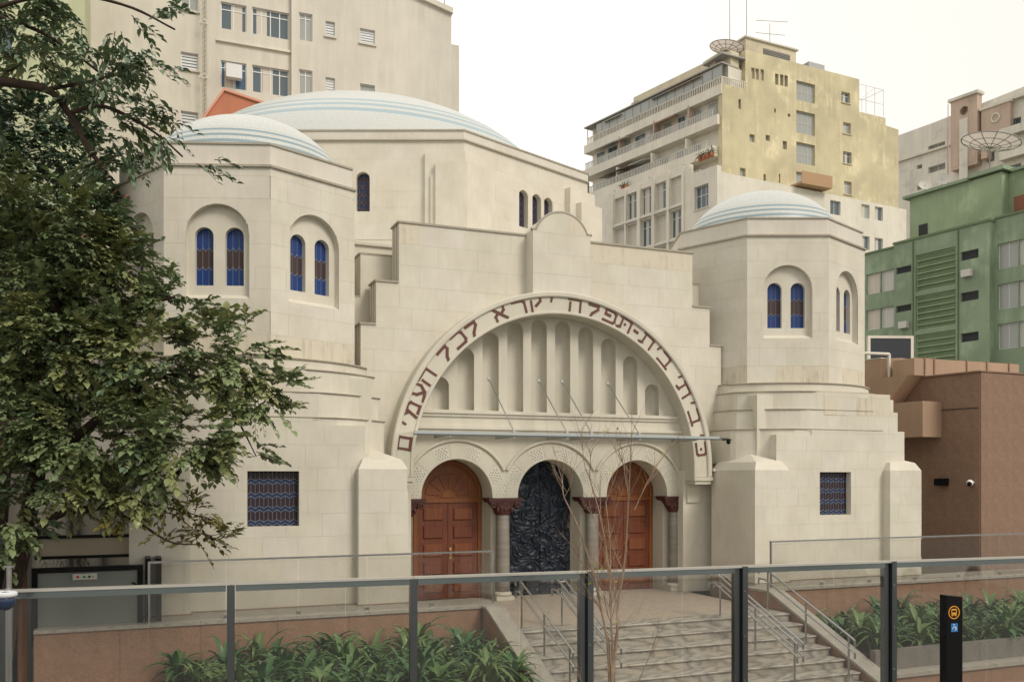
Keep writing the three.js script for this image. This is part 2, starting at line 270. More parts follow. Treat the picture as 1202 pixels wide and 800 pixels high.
for (const [ch, deg, rad] of [['kd', 7.5, 3.93], ['y', 12.9, 3.98], ['b', 19.9, 3.93], ['y', 25.3, 3.98], ['t', 30.6, 3.93], ['y', 35.9, 3.98], ['b', 44.1, 3.93], ['y', 49.0, 3.98], ['t', 53.9, 3.93], ['-', 59.4, 3.93], ['td', 64.5, 3.93], ['p', 71.0, 3.93], ['l', 78.0, 3.9], ['h', 85.2, 3.93], ['y', 94.6, 3.98], ['q', 100.1, 3.97], ['r', 106.3, 3.93], ['a', 114.0, 3.93], ['l', 125.6, 3.9], ['k', 131.5, 3.93], ['l', 138.6, 3.9], ['h', 148.5, 3.93], ['o', 154.0, 3.93], ['m', 160.5, 3.93], ['y', 166.0, 3.98], ['M', 171.8, 3.93]]) {
  const S = 0.29, gs = GL[ch].flatMap((p, i) => p === 'dot' ? [extr(arcPts(0, 0, 0.1 * S, 0, 360, 12), 0, 0.016)] : penStroke(p, S).map(g => moved(g, 0, 0, i * 0.0007)));
  const l = mesh('letter', gs, m.letter, arch); l.position.set(rad * Math.cos(R(deg)), AC + rad * Math.sin(R(deg)), 0.4005); l.rotation.z = R(deg - 90); l.scale.x = ch == 'y' ? 1 : 1.25;
}

// --- tympanum with ten round-headed niches
{
  const xs = [-2.78, -2.16, -1.54, -0.91, -0.29, 0.34, 0.97, 1.6, 2.22, 2.85].map(x => x - 0.12), tops = [5.27, 5.97, 6.38, 6.65, 6.75, 6.75, 6.65, 6.4, 5.99, 5.31], r = 0.205;
  const s = shp([[-3.74, 4.3], [3.74, 4.3], [3.54, 4.35], ...arcPts(0, AC, 3.74, 18, 162, 60)]);
  xs.forEach((x, i) => s.holes.push(hole(archPts(x, 4.52, tops[i] - r, r, 14))));
  const ty = mesh('tympanum', [extr(s, -0.4, -0.25).translate(0, 0, 0.2)], m.plain, syn);
  xs.forEach((x, i) => {
    const h = tops[i] - r - 4.52, pos = [], idx = [], N = 14, K = 8, rows = [[4.52, r], [tops[i] - r, r]];
    for (let k = 1; k <= K; k++) rows.push([tops[i] - r + Math.sin(k / K * PI / 2) * r, r * Math.cos(k / K * PI / 2)]);
    rows.forEach(([y, q]) => { for (let n = 0; n <= N; n++) { const a = PI + n / N * PI; pos.push(x + q * Math.cos(a) * 1.01, y, -0.2 + q * Math.sin(a) * 0.62 + 0.002); } });
    for (let a = 0; a + 1 < rows.length; a++) for (let n = 0; n < N; n++) { const p = a * (N + 1) + n; idx.push(p, p + 1, p + N + 1, p + 1, p + N + 2, p + N + 1); }
    const g = new THREE.BufferGeometry(); g.setAttribute('position', new THREE.Float32BufferAttribute(pos, 3)); g.setIndex(idx); g.computeVertexNormals();
    mesh('niche', [g, bx(x - r, x + r, 4.5, 4.52, -0.35, -0.055)], m.plain, ty);
  });
  mesh('entablature', [[4.43, 4.5, 0.09], [4.36, 4.43, 0.05], [4.14, 4.36, 0.01], [4.07, 4.14, 0.07], [4.0, 4.07, 0.02]].map(([a, b, z]) => bx(-3.7, 3.7, a, b, -0.3, z)), m.plain, syn);
}
// --- arcade: three arches with carved voussoirs
const DX = [-2.42, 0, 2.42], SP = 2.5, AR = 0.88;
{
  const o = [[3.7, 2.46], [3.7, 4.0], [-3.7, 4.0], [-3.7, 2.46]];
  for (const x of DX) o.push([x - AR, 2.46], ...arcPts(x, SP, AR, 180, 0, 28), [x + AR, 2.46]);
  const aw = mesh('arcade_wall', [extr(o, -0.93, -0.25)], m.plain, syn);
  for (const x of DX) {
    const lim = 1.205; // rim moulding of each arch, meeting its neighbour's
    const a0 = x < -1 ? 12 : Math.acos(lim / 1.36) * 180 / PI, a1 = Math.acos(lim / 1.36) * 180 / PI, e0 = x > 1 ? 12 : a1, e1 = x < -1 ? 168 : 180 - a1;
    mesh('arch_rim', [extr([...arcPts(x, SP, 1.36, e0, e1, 40), ...arcPts(x, SP, 1.29, e1, e0, 40)], -0.26, -0.19, 0.015)], m.plain, aw);
    for (let k = 0; k < 9; k++) { // alternating plain and diamond-carved voussoirs
      const b0 = -4 + k * (188 / 9), b1 = b0 + 188 / 9; if ((b0 < 20 || b1 > 160) && k % 2) { /* springers stay */ }
      const mid = (b0 + b1) / 2, ro = Math.min(1.27, Math.abs(1.2 / Math.max(0.05, Math.abs(Math.cos(R(mid)))))), g0 = b0 + 0.5, g1 = b1 - 0.5, gs = [];
      if (k % 2 == 0) gs.push(extr([...arcPts(x, SP, ro - 0.012, g0, g1, 4), ...arcPts(x, SP, AR + 0.012, g1, g0, 4)], -0.255, -0.243));
      else {
        gs.push(extr([...arcPts(x, SP, ro - 0.012, g0, g1, 4), ...arcPts(x, SP, AR + 0.012, g1, g0, 4)], -0.255, -0.246));
        const nr = 5, na = 4;
        for (let i = 0; i < nr; i++) for (let j = 0; j < na; j++) { const rad = lerp(AR + 0.06, ro - 0.06, (i + 0.5) / nr), an = R(lerp(g0 + 2, g1 - 2, (j + (i % 2 ? 0.75 : 0.25)) / na)), w = 0.03; const c = new THREE.ConeGeometry(w, 0.03, 4); c.rotateX(PI / 2); c.rotateZ(an); c.translate(x + rad * Math.cos(an), SP + rad * Math.sin(an), -0.232); gs.push(c); }
      }
      mesh('voussoir', gs, k % 2 ? m.pale : m.plain, aw);
    }
  }
  for (const x of [-1.21, 1.21, -3.63, 3.63]) { // carved lattice blocks over the capitals
    const gs = []; for (let i = 0; i < 6; i++) for (let j = 0; j < 4; j++) { const px = x + (i - 2.5) * 0.085 + (j % 2) * 0.04, py = 2.55 + j * 0.075; if (Math.abs(px) > 3.6) continue; const c = new THREE.ConeGeometry(0.03, 0.03, 4); c.rotateX(PI / 2); c.translate(px, py, -0.238); gs.push(c); }
    mesh('lattice_carving', gs, m.pale, aw);
  }
  for (const x of [-3.63, -1.21, 1.21, 3.63]) mesh('jamb', [bx(x - 0.23, x + 0.23, 0, 2.458, -1.3, -0.62)], m.plain, syn);
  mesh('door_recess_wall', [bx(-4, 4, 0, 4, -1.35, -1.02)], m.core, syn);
}
// columns
for (const x of [-3.63, -1.21, 1.21, 3.63]) {
  const c = part('column', syn); c.position.set(x, 0, -0.42);
  mesh('shaft', [lathe([[0.001, 0.2], [0.175, 0.2], [0.172, 0.6], [0.17, 1.2], [0.16, 2.06], [0.001, 2.06]], 28)], m.shaft, c);
  mesh('base', [bx(-0.23, 0.23, 0, 0.1, -0.23, 0.2), lathe([[0.001, 0.1], [0.21, 0.1], [0.225, 0.13], [0.21, 0.17], [0.18, 0.2], [0.001, 0.2]], 24)], m.plain, c);
  const cap = []; cap.push(bx(-0.43, 0.43, 2.38, 2.455, -0.24, 0.22), bx(-0.40, 0.40, 2.345, 2.38, -0.22, 0.2));
  const pos = [], idx = [], N = 40, prof = [[2.04, 0.165, 0.165], [2.1, 0.2, 0.18], [2.18, 0.235, 0.19], [2.27, 0.30, 0.2], [2.345, 0.385, 0.205]];
  prof.forEach(([y, rx, rz], j) => { for (let n = 0; n <= N; n++) { const a = n / N * 2 * PI, lf = 1 + 0.07 * Math.cos(a * 10 + (j % 2) * PI) * (j > 0 && j < 4 ? 1 : 0.2), q = Math.pow(Math.pow(Math.abs(Math.cos(a)), 3) + Math.pow(Math.abs(Math.sin(a)), 3), -1 / 3); pos.push(Math.cos(a) * rx * lf * lerp(1, q, j / 4), y, Math.sin(a) * rz * lf * lerp(1, q, j / 4)); } });
  for (let j = 0; j + 1 < prof.length; j++) for (let n = 0; n < N; n++) { const p = j * (N + 1) + n; idx.push(p, p + N + 1, p + 1, p + 1, p + N + 1, p + N + 2); }
  const g = new THREE.BufferGeometry(); g.setAttribute('position', new THREE.Float32BufferAttribute(pos, 3)); g.setIndex(idx); g.computeVertexNormals(); cap.push(g);
  for (const s of [-1, 1]) { const v = new THREE.TorusGeometry(0.055, 0.024, 6, 14); v.translate(s * 0.31, 2.285, 0.19); cap.push(v); const v2 = new THREE.SphereGeometry(0.03, 8, 6); v2.translate(s * 0.31, 2.285, 0.2); cap.push(v2); }
  for (let i = -2; i <= 2; i++) { const l = new THREE.SphereGeometry(0.045, 8, 6); l.scale(0.9, 1.5, 0.6); l.translate(i * 0.09, 2.17 + (i % 2 ? 0.03 : 0), 0.185 - Math.abs(i) * 0.012); cap.push(l); }
  mesh('capital', cap, m.capital, c);
}
// doors
function woodDoor(x, label) {
  const d = part('door', syn); d.position.set(x, 0, -0.96); d.userData.label = label; const r = 0.87;
  mesh('frame', [extr([...arcPts(0, SP, r, 0, 180, 30), [-r, 0], [-r + 0.11, 0], [-r + 0.11, SP], ...arcPts(0, SP, r - 0.11, 180, 0, 30), [r - 0.11, 0], [r, 0]], -0.06, 0.02, 0.008), bx(-r + 0.1, r - 0.1, 2.34, 2.44, -0.05, 0.03)], m.woodDark, d);
  const fan = mesh('fanlight', [extr([[-0.76, 2.44], [0.76, 2.44], ...arcPts(0, SP, 0.76, 2, 178, 24)], -0.05, -0.022), extr([...arcPts(0, 2.46, 0.17, 0, 180, 12)], -0.022, 0.006)], m.woodDark, d);
  for (let k = 0; k < 6; k++) { const a0 = 5 + k * 28.3 + 2.5, a1 = a0 + 23; mesh('fan_panel', [extr([...arcPts(0, 2.46, 0.58, a0, a1, 5), ...arcPts(0, 2.46, 0.22, a1 - 3, a0 + 3, 3)], -0.024, -0.002, 0.007)], m.wood, fan); }
  for (const s of [-1, 1]) {
    const x0 = s < 0 ? -0.755 : 0.006, x1 = s < 0 ? -0.006 : 0.755; const leaf = mesh('leaf', [bx(x0, x1, 0.02, 2.335, -0.05, -0.004)], m.woodRed, d);
    for (let k = 0; k < 5; k++) { const y0 = 0.17 + k * 0.435; mesh('panel', [extr([[x0 + 0.13, y0], [x1 - 0.13, y0], [x1 - 0.13, y0 + 0.3], [x0 + 0.13, y0 + 0.3]], -0.02, 0.034, 0.022)], k % 2 ? m.woodRed : m.wood, leaf); }
  }
  mesh('handle', [bx(0.035, 0.085, 0.98, 1.25, -0.004, 0.012), rod(V(0.06, 1.02, 0.05), V(0.06, 1.2, 0.05), 0.012), rod(V(0.06, 1.02, 0), V(0.06, 1.02, 0.05), 0.01), rod(V(0.06, 1.2, 0), V(0.06, 1.2, 0.05), 0.01)], m.brass, d);
}
woodDoor(-2.42, 'panelled wooden door beside the glass guard rail'); woodDoor(2.42, 'panelled wooden door behind the bare sapling');
{ // bronze door with swirling relief
  const d = part('door', syn); d.position.set(0, 0, -0.98); d.userData.label = 'dark bronze door covered in swirling relief';
  mesh('frame', [extr([...arcPts(0, SP, 0.87, 0, 180, 30), [-0.87, 0], [0.87, 0]], -0.05, -0.005)], m.bronze, d);
  for (const s of [0, 1]) {
    const w = 0.84, nx = 84, ny = 300, pos = [], idx = [], x0 = s ? 0.015 : -0.855;
    const H = (x, y) => { let u = x, v = y; for (let i = 0; i < 3; i++) { const a = vnoise(u * 0.23 + 5 + s * 0.31, v * 0.23 + 3, 13, 13, 201 + i) * 6.5; u += Math.cos(a) * 0.14; v += Math.sin(a) * 0.16; } const n = Math.sin(u * 17 + v * 8) * 0.5 + Math.sin(v * 14 - u * 7 + 1.3) * 0.5; return 0.04 * Math.pow(1 - Math.abs(n), 2.2) + 0.012 * vnoise(x, y, 9, 9, 207); };
    for (let j = 0; j <= ny; j++) for (let i = 0; i <= nx; i++) { const x = x0 + w * i / nx, y = j / ny * 3.36, lim = y > SP ? Math.sqrt(Math.max(0, 0.755 - (y - SP) * (y - SP))) : 0.87, xx = clamp(x, -lim, lim); pos.push(xx, y, H(xx, y) * (i > 0 && i < nx ? 1 : 0)); }
    for (let j = 0; j < ny; j++) for (let i = 0; i < nx; i++) { const p = j * (nx + 1) + i; idx.push(p, p + 1, p + nx + 1, p + 1, p + nx + 2, p + nx + 1); }
    const g = new THREE.BufferGeometry(); g.setAttribute('position', new THREE.Float32BufferAttribute(pos, 3)); g.setIndex(idx); g.computeVertexNormals(); mesh('relief_leaf', g, m.bronze, d);
  }
}
// glass canopy hung over the doors
{
  const c = part('canopy', syn);
  mesh('glass_panel', [bx(-4.0, 3.85, 3.9, 3.925, 0.5, 1.6)], m.paneGreen, c);
  mesh('edge_beam', [bx(-4.0, 3.6, 3.875, 3.93, 1.6, 1.63)], M(0.42, 0.47, 0.47, { roughness: 0.4, metalness: 0.3 }), c);
  mesh('edge_channel', [bx(-4.02, 3.62, 3.845, 3.87, 1.57, 1.65), bx(3.6, 3.9, 3.885, 3.9, 1.5, 1.62)], m.darkSteel, c);
  for (const x of [-3.2, -1.72, -0.43, 0.19, 1.44, 3.0]) mesh('bracket', [bx(x - 0.025, x + 0.025, 3.82, 3.9, 0.46, 1.58)], m.steel, c);
  for (const x of [-1.72, -0.43, 0.19, 1.44]) { const q = x, y = 5.26; mesh('tie_rod', [rod(V(q, y, -0.02), V(q, 3.98, 1.52), 0.013), bx(q - 0.03, q + 0.03, y - 0.04, y + 0.05, -0.05, -0.01), bx(q - 0.03, q + 0.03, 3.92, 4.0, 1.48, 1.56)], m.steel, c); }
  mesh('dome_camera', [new THREE.SphereGeometry(0.055, 14, 10).translate(4.02, 3.81, 1.4), bx(3.85, 4.08, 3.85, 3.885, 1.36, 1.44)], m.black, c);
}

// --- towers
const TX = 7.07, TZ = -1.3, TR = 2.74, AP = TR * Math.cos(PI / 8), FH = TR * Math.sin(PI / 8);
const oct = (cx, cz, r, o = 0) => Array.from({ length: 8 }, (_, k) => [cx + r * Math.sin(R(k * 45 + o)), cz + r * Math.cos(R(k * 45 + o))]);
function stained(parent, mt, w, y0, y1, cols) { // leaded light: arched, three bands of long hexagons
  const win = part('window', parent), r = w / 2, ys = y1 - r, cw = w / cols, bd = [y0, y0 + (y1 - y0) * 0.31, y0 + (y1 - y0) * 0.64, y1], z = cw * 0.62, leads = [];
  const arcTop = x => ys + Math.sqrt(Math.max(0, r * r - x * x));
  for (let b = 0; b < 3; b++) {
    const gs = [];
    for (let c = 0; c < cols; c++) {
      const xa = -r + c * cw, xb = xa + cw, xm = (xa + xb) / 2, sgn = (b + 1) % 2 ? 1 : 1; let lo, hi;
      lo = b == 0 ? [[xa, y0], [xb, y0]] : [[xa, bd[b] + z * 0.5], [xm, bd[b] - z * 0.5], [xb, bd[b] + z * 0.5]];
      hi = b == 2 ? Array.from({ length: 7 }, (_, i) => { const x = lerp(xb, xa, i / 6); return [x, arcTop(x)]; }) : [[xb, bd[b + 1] + z * 0.5], [xm, bd[b + 1] - z * 0.5], [xa, bd[b + 1] + z * 0.5]];
      gs.push(extr([...lo, ...hi], -0.006, 0));
      if (b) leads.push(rod(V(xa, bd[b] + z * 0.5, 0.002), V(xm, bd[b] - z * 0.5, 0.002), 0.006, 0.006, 4), rod(V(xm, bd[b] - z * 0.5, 0.002), V(xb, bd[b] + z * 0.5, 0.002), 0.006, 0.006, 4));
      if (c) leads.push(rod(V(xa, bd[b], 0.002), V(xa, Math.min(bd[b + 1], arcTop(xa)), 0.002), 0.0045, 0.0045, 4));
    }
    mesh(b == 1 ? 'red_glass' : 'blue_glass', gs, b == 1 ? m.redGlass : b ? m.blueGlass : m.blueGlass, win);
  }
  leads.push(...arcPts(0, ys, r, 0, 180, 10).slice(0, -1).map((p, i) => { const a = arcPts(0, ys, r, 0, 180, 10); return rod(V(...a[i], 0.002), V(...a[i + 1], 0.002), 0.008, 0.008, 4); }), rod(V(-r, y0, 0.002), V(-r, ys, 0.002), 0.008, 0.008, 4), rod(V(r, y0, 0.002), V(r, ys, 0.002), 0.008, 0.008, 4));
  mesh('leading', leads, m.lead, win); win.applyMatrix4(mt); return win;
}
const frame = (cx, cz, a, d) => new THREE.Matrix4().makeRotationY(a).setPosition(cx + Math.sin(a) * d, 0, cz + Math.cos(a) * d);
for (const sx of [-1, 1]) {
  const cx = sx * TX, rot = sx < 0 ? 3 : 0; const gs = [], pan = [];
  const tw = part('tower_wall', syn), inner = sx < 0 ? cx + TR * Math.sin(R(48)) : 0, OC = (r, o = 0) => oct(cx, TZ, r, rot).map(([x, z]) => [sx < 0 ? Math.min(x, inner + o) : x, z]).filter((p, i, a) => !i || Math.hypot(p[0] - a[i - 1][0], p[1] - a[i - 1][1]) > 0.01);
  for (const deg of sx < 0 ? [-112.5, -67.5, -22.5, 22.5] : [-67.5, -22.5, 22.5, 67.5]) {
    const blank = sx > 0 && deg < -60;
    const a = R(deg + rot), mt = frame(cx, TZ, a, AP), hw = 0.63, top = 8.4, ys = top - hw, rec = archPts(0, 6.52, ys, hw, 28);
    const s = shp([[-FH, 5.3], [FH, 5.3], [FH, 9.15], [-FH, 9.15]]); if (!blank) s.holes.push(hole(rec)); gs.push(extr(s, -0.16, -0.012).applyMatrix4(mt));
    const p = shp(archPts(0, 6.46, ys, hw + 0.05, 28)); for (const x of [-0.3, 0.3]) p.holes.push(hole(archPts(x, 6.8, 7.97 - 0.185, 0.185, 16))); pan.push(extr(p, -0.36, -0.15).applyMatrix4(mt));
    const sill = extr(shp([[0, 0], [0.14, 0], [0, 0.09]]), -hw, hw); sill.rotateY(-PI / 2); sill.translate(0, 6.52, -0.15); pan.push(sill.applyMatrix4(mt));
    if (Math.abs(deg) < 100 && !blank) for (const x of [-0.3, 0.3]) stained(syn, mt.clone().multiply(new THREE.Matrix4().makeTranslation(x, 0, -0.27)), 0.37, 6.8, 7.97, 3);
    if (Math.abs(deg) < 100) slabs(tw, cx + Math.sin(a) * AP, TZ + Math.cos(a) * AP, a, x => Math.abs(x) < hw && !blank ? [[5.3, 6.52], [ys + Math.sqrt(Math.max(0, hw * hw - x * x)), 9.15]] : [[5.3, 9.15]], -FH, FH, 5.36, 9.15, { cw: 0.78, ch: 0.45, brk: [-hw, hw], fine: [[-hw, hw]], wet: (x, y) => y < 5.6 ? 0.95 : 0 });
  }
  mesh('wall_body', [...gs, prism(OC(TR - 0.6, -0.3), 5, 9)], m.stone[1], tw); mesh('window_recess', pan, m.stone[1], tw);
  mesh('parapet', [prism(OC(TR - 0.06, -0.05), 9.15, 9.6), bx(Math.min(cx, inner - 0.02), cx + (sx < 0 ? 0 : 0.01), 5, 9.14, -4, 0)].slice(0, 1).concat(sx < 0 ? [bx(cx, inner - 0.015, 5.1, 9.14, -6, 0.4)] : []), m.stone[2], syn);
  mesh('cornice', [prism(OC(TR + 0.05, 0.03), 9.135, 9.18), prism(OC(TR - 0.03, -0.03), 9.6, 9.64)], m.coping, syn);
  { // shallow mosaic dome with three blue bands
    const at = (t0, t1) => Array.from({ length: 13 }, (_, i) => { const t = R(lerp(t0, t1, i / 12)); return [2.16 * Math.sin(t), 9.35 + 1.62 * Math.cos(t)]; });
    const dome = mesh('dome', [lathe(at(0, 60), 64), lathe(at(62.3, 65.5), 64), lathe(at(67.8, 71), 64), lathe(at(73.6, 90), 64)], m.mosaic, syn); dome.position.set(cx, 0, TZ);
    for (const [t, u] of [[60, 62.3], [65.5, 67.8], [71, 73.6]]) mesh('blue_band', [lathe(at(t, u), 64)], m.mosaicBlue, dome);
  }
  // base: flat front at z=1.85 with round stepped rings clipped by it
  const FZ = 1.85, dsh = (r, fz, inn = 4.75) => { const o = []; for (let k = 0; k < 120; k++) { const a = k / 120 * 2 * PI, x = cx + r * Math.sin(a); o.push([sx < 0 ? Math.min(x, -inn) : Math.max(x, inn), Math.min(fz, TZ + r * Math.cos(a))]); } return o.filter((p, i) => !i || Math.hypot(p[0] - o[i - 1][0], p[1] - o[i - 1][1]) > 1e-5); };
  const base = mesh('tower_base', [prism(dsh(2.84, 3, 4.72), 5.1, 5.33), prism(dsh(3.2, FZ - 0.006, 4.66), 4.6, 5.09), prism(dsh(3.32, FZ - 0.008, 4.56), 4.1, 4.63), prism(dsh(3.42, FZ - 0.016, 4.46), 3.3, 4.14)], m.stone[0], syn);
  mesh('ledge', [prism(dsh(2.88, 3, 4.69), 5.325, 5.36, 0.01), prism(dsh(3.235, FZ - 0.02, 4.63), 5.085, 5.112, 0.008), prism(dsh(3.355, FZ + 0.012, 4.53), 4.63, 4.655, 0.008), prism(dsh(3.455, FZ + 0.012, 4.43), 4.135, 4.16, 0.008)], m.coping, syn);
  // flat front wall with the window
  const X0 = sx < 0 ? -9.2 : 5.1, X1 = sx < 0 ? -5.1 : 9.2, wx0 = sx * 6.43, wx1 = sx * 7.42, wl = Math.min(wx0, wx1), wr = Math.max(wx0, wx1);
  const tp = x => { const d = (x - cx) * sx; return d > 1.9 ? 4.135 : d > 1.65 ? 4.63 : d > -0.5 ? 5.085 : d > -0.9 ? 4.135 : 4.0; };
  const s = shp([[X0, -0.2], [X1, -0.2], ...(q => sx < 0 ? q.map(([d, y]) => [cx - d, y]) : q.map(([d, y]) => [cx + d, y]).reverse())([[-1.9, 4.0], [-0.9, 4.0], [-0.9, 4.13], [-0.5, 4.13], [-0.5, 5.08], [1.65, 5.08], [1.65, 4.62], [1.9, 4.62], [1.9, 4.13], [2.1, 4.13]])]); s.holes.push(hole([[wl, 2.0], [wr, 2.0], [wr, 3.08], [wl, 3.08]]));
  const bw = mesh('base_wall', [extr(s, FZ - 0.4, FZ - 0.013)], m.stone[1], syn);
  slabs(bw, 0, FZ, 0, x => x > wl && x < wr ? [[0.42, 2.0], [3.08, tp(x)]] : [[0.42, tp(x)]], X0, X1, 0.42, 5.085, { cw: 0.72, ch: 0.455, brk: [wl, wr, ...[-0.9, -0.5, 1.65, 1.9].map(d => cx + d * sx)], wet: (x, y) => y > 4.5 ? 0.5 : 0 });
  mesh('plinth', [bx(X0, X1, -0.2, 0.42, FZ - 0.4, FZ + 0.05)], m.plinth, syn);
  mesh('side_wall', [bx(cx - 2.2, cx + 2.2, -1.6, 5, -14, 1.4), bx(sx * 5.2, sx * 9.3, -1.6, 4, -2.5, 1.4)], m.stone[3], syn);
  { // lattice window: blue and dark red pieces between zigzag leads
    const win = part('window', syn), c = (wl + wr) / 2, w = wr - wl, h = 1.08, nc = 6, nr = 4, cw = w / nc, rh = h / nr, bl = [], rd = [], ld = [];
    for (let j = 0; j < nr; j++) for (let i = 0; i < nc; i++) {
      const x0 = wl + i * cw, xm = x0 + cw / 2, x1 = x0 + cw, y0 = 2.0 + j * rh, y1 = y0 + rh, z = rh * 0.2;
      (bl[j] ||= []).push(extr([[x0, y0], [xm, y0 + z], [x1, y0], [x1, y0 + z * 1.4], [xm, y0 + z * 2.4], [x0, y0 + z * 1.4]].map(([a, b]) => [a, Math.min(b, 3.08)]), -0.004, 0));
      (rd[j] ||= []).push(extr([[x0, y0 + z * 1.4], [xm, y0 + z * 2.4], [x1, y0 + z * 1.4], [x1, y1], [xm, Math.min(3.08, y1 + z)], [x0, y1]], -0.004, 0));
      for (const k of [0, 1.4]) ld.push(rod(V(x0, y0 + z * k, 0.004), V(xm, y0 + z * (k + 1), 0.004), 0.006, 0.006, 4), rod(V(xm, y0 + z * (k + 1), 0.004), V(x1, y0 + z * k, 0.004), 0.006, 0.006, 4));
      ld.push(rod(V(x0, y0 + z * 1.4, 0.004), V(x0, y1, 0.004), 0.005, 0.005, 4), rod(V(xm, y0 + z * 2.4, 0.004), V(xm, y1 + (j < nr - 1 ? z : 0), 0.004), 0.005, 0.005, 4));
    }
    for (const g of bl) mesh('blue_glass', g, m.navyGlass, win); for (const g of rd) mesh('red_glass', g, m.darkRed, win); mesh('leading', ld, m.lead, win); win.position.z = FZ - 0.17;
  }
  // four-sided piers with hipped caps beside the wall
  for (const [px0, px1] of [[4.28, 5.3], [8.47, 9.53]]) {
    const a = sx < 0 ? -px1 : px0, b = sx < 0 ? -px0 : px1, mx = (a + b) / 2, z0 = 0.3, z1 = 2.1, mz = 1.45, y = 3.12, i = 0.11, pos = [];
    const pier = part('pier', syn), q = (...p) => { for (let k = 1; k + 1 < p.length; k++) pos.push(...p[0], ...p[k], ...p[k + 1]); };
    const c0 = [[a, z0], [a, z1], [b, z1], [b, z0]], c1 = [[a + i, z0 + i], [a + i, z1 - i], [b - i, z1 - i], [b - i, z0 + i]];
    for (let k = 0; k < 4; k++) { const [x0, zz0] = c0[k], [x1, zz1] = c0[(k + 1) % 4], [u0, w0] = c1[k], [u1, w1] = c1[(k + 1) % 4]; q([x0, y, zz0], [x1, y, zz1], [u1, y + 0.2, w1], [u0, y + 0.2, w0]); q([u0, y + 0.2, w0], [u1, y + 0.2, w1], [mx, y + 0.42, 1.2]); }
    const g = new THREE.BufferGeometry(); g.setAttribute('position', new THREE.Float32BufferAttribute(pos, 3)); g.computeVertexNormals();
    mesh('pier_cap', g, m.stone[0], pier); const body = mesh('pier_body', [bx(a + 0.012, b - 0.012, -0.2, y - 0.002, z0, z1 - 0.012)], m.stone[1], pier);
    slabs(body, 0, z1, 0, () => [[0.42, y]], a, b, 0.42, y, { cw: 0.7, ch: 0.455, wet: () => 0 });
    slabs(body, a, (z0 + z1) / 2, -PI / 2, () => [[0.42, y]], -(z1 - z0) / 2, (z1 - z0) / 2, 0.42, y, { cw: 0.7, ch: 0.455, wet: () => 0 });
    mesh('pier_plinth', [bx(a - 0.03, b + 0.03, -0.2, 0.42, z0, z1 + 0.05)], m.plinth, pier);
  }
}
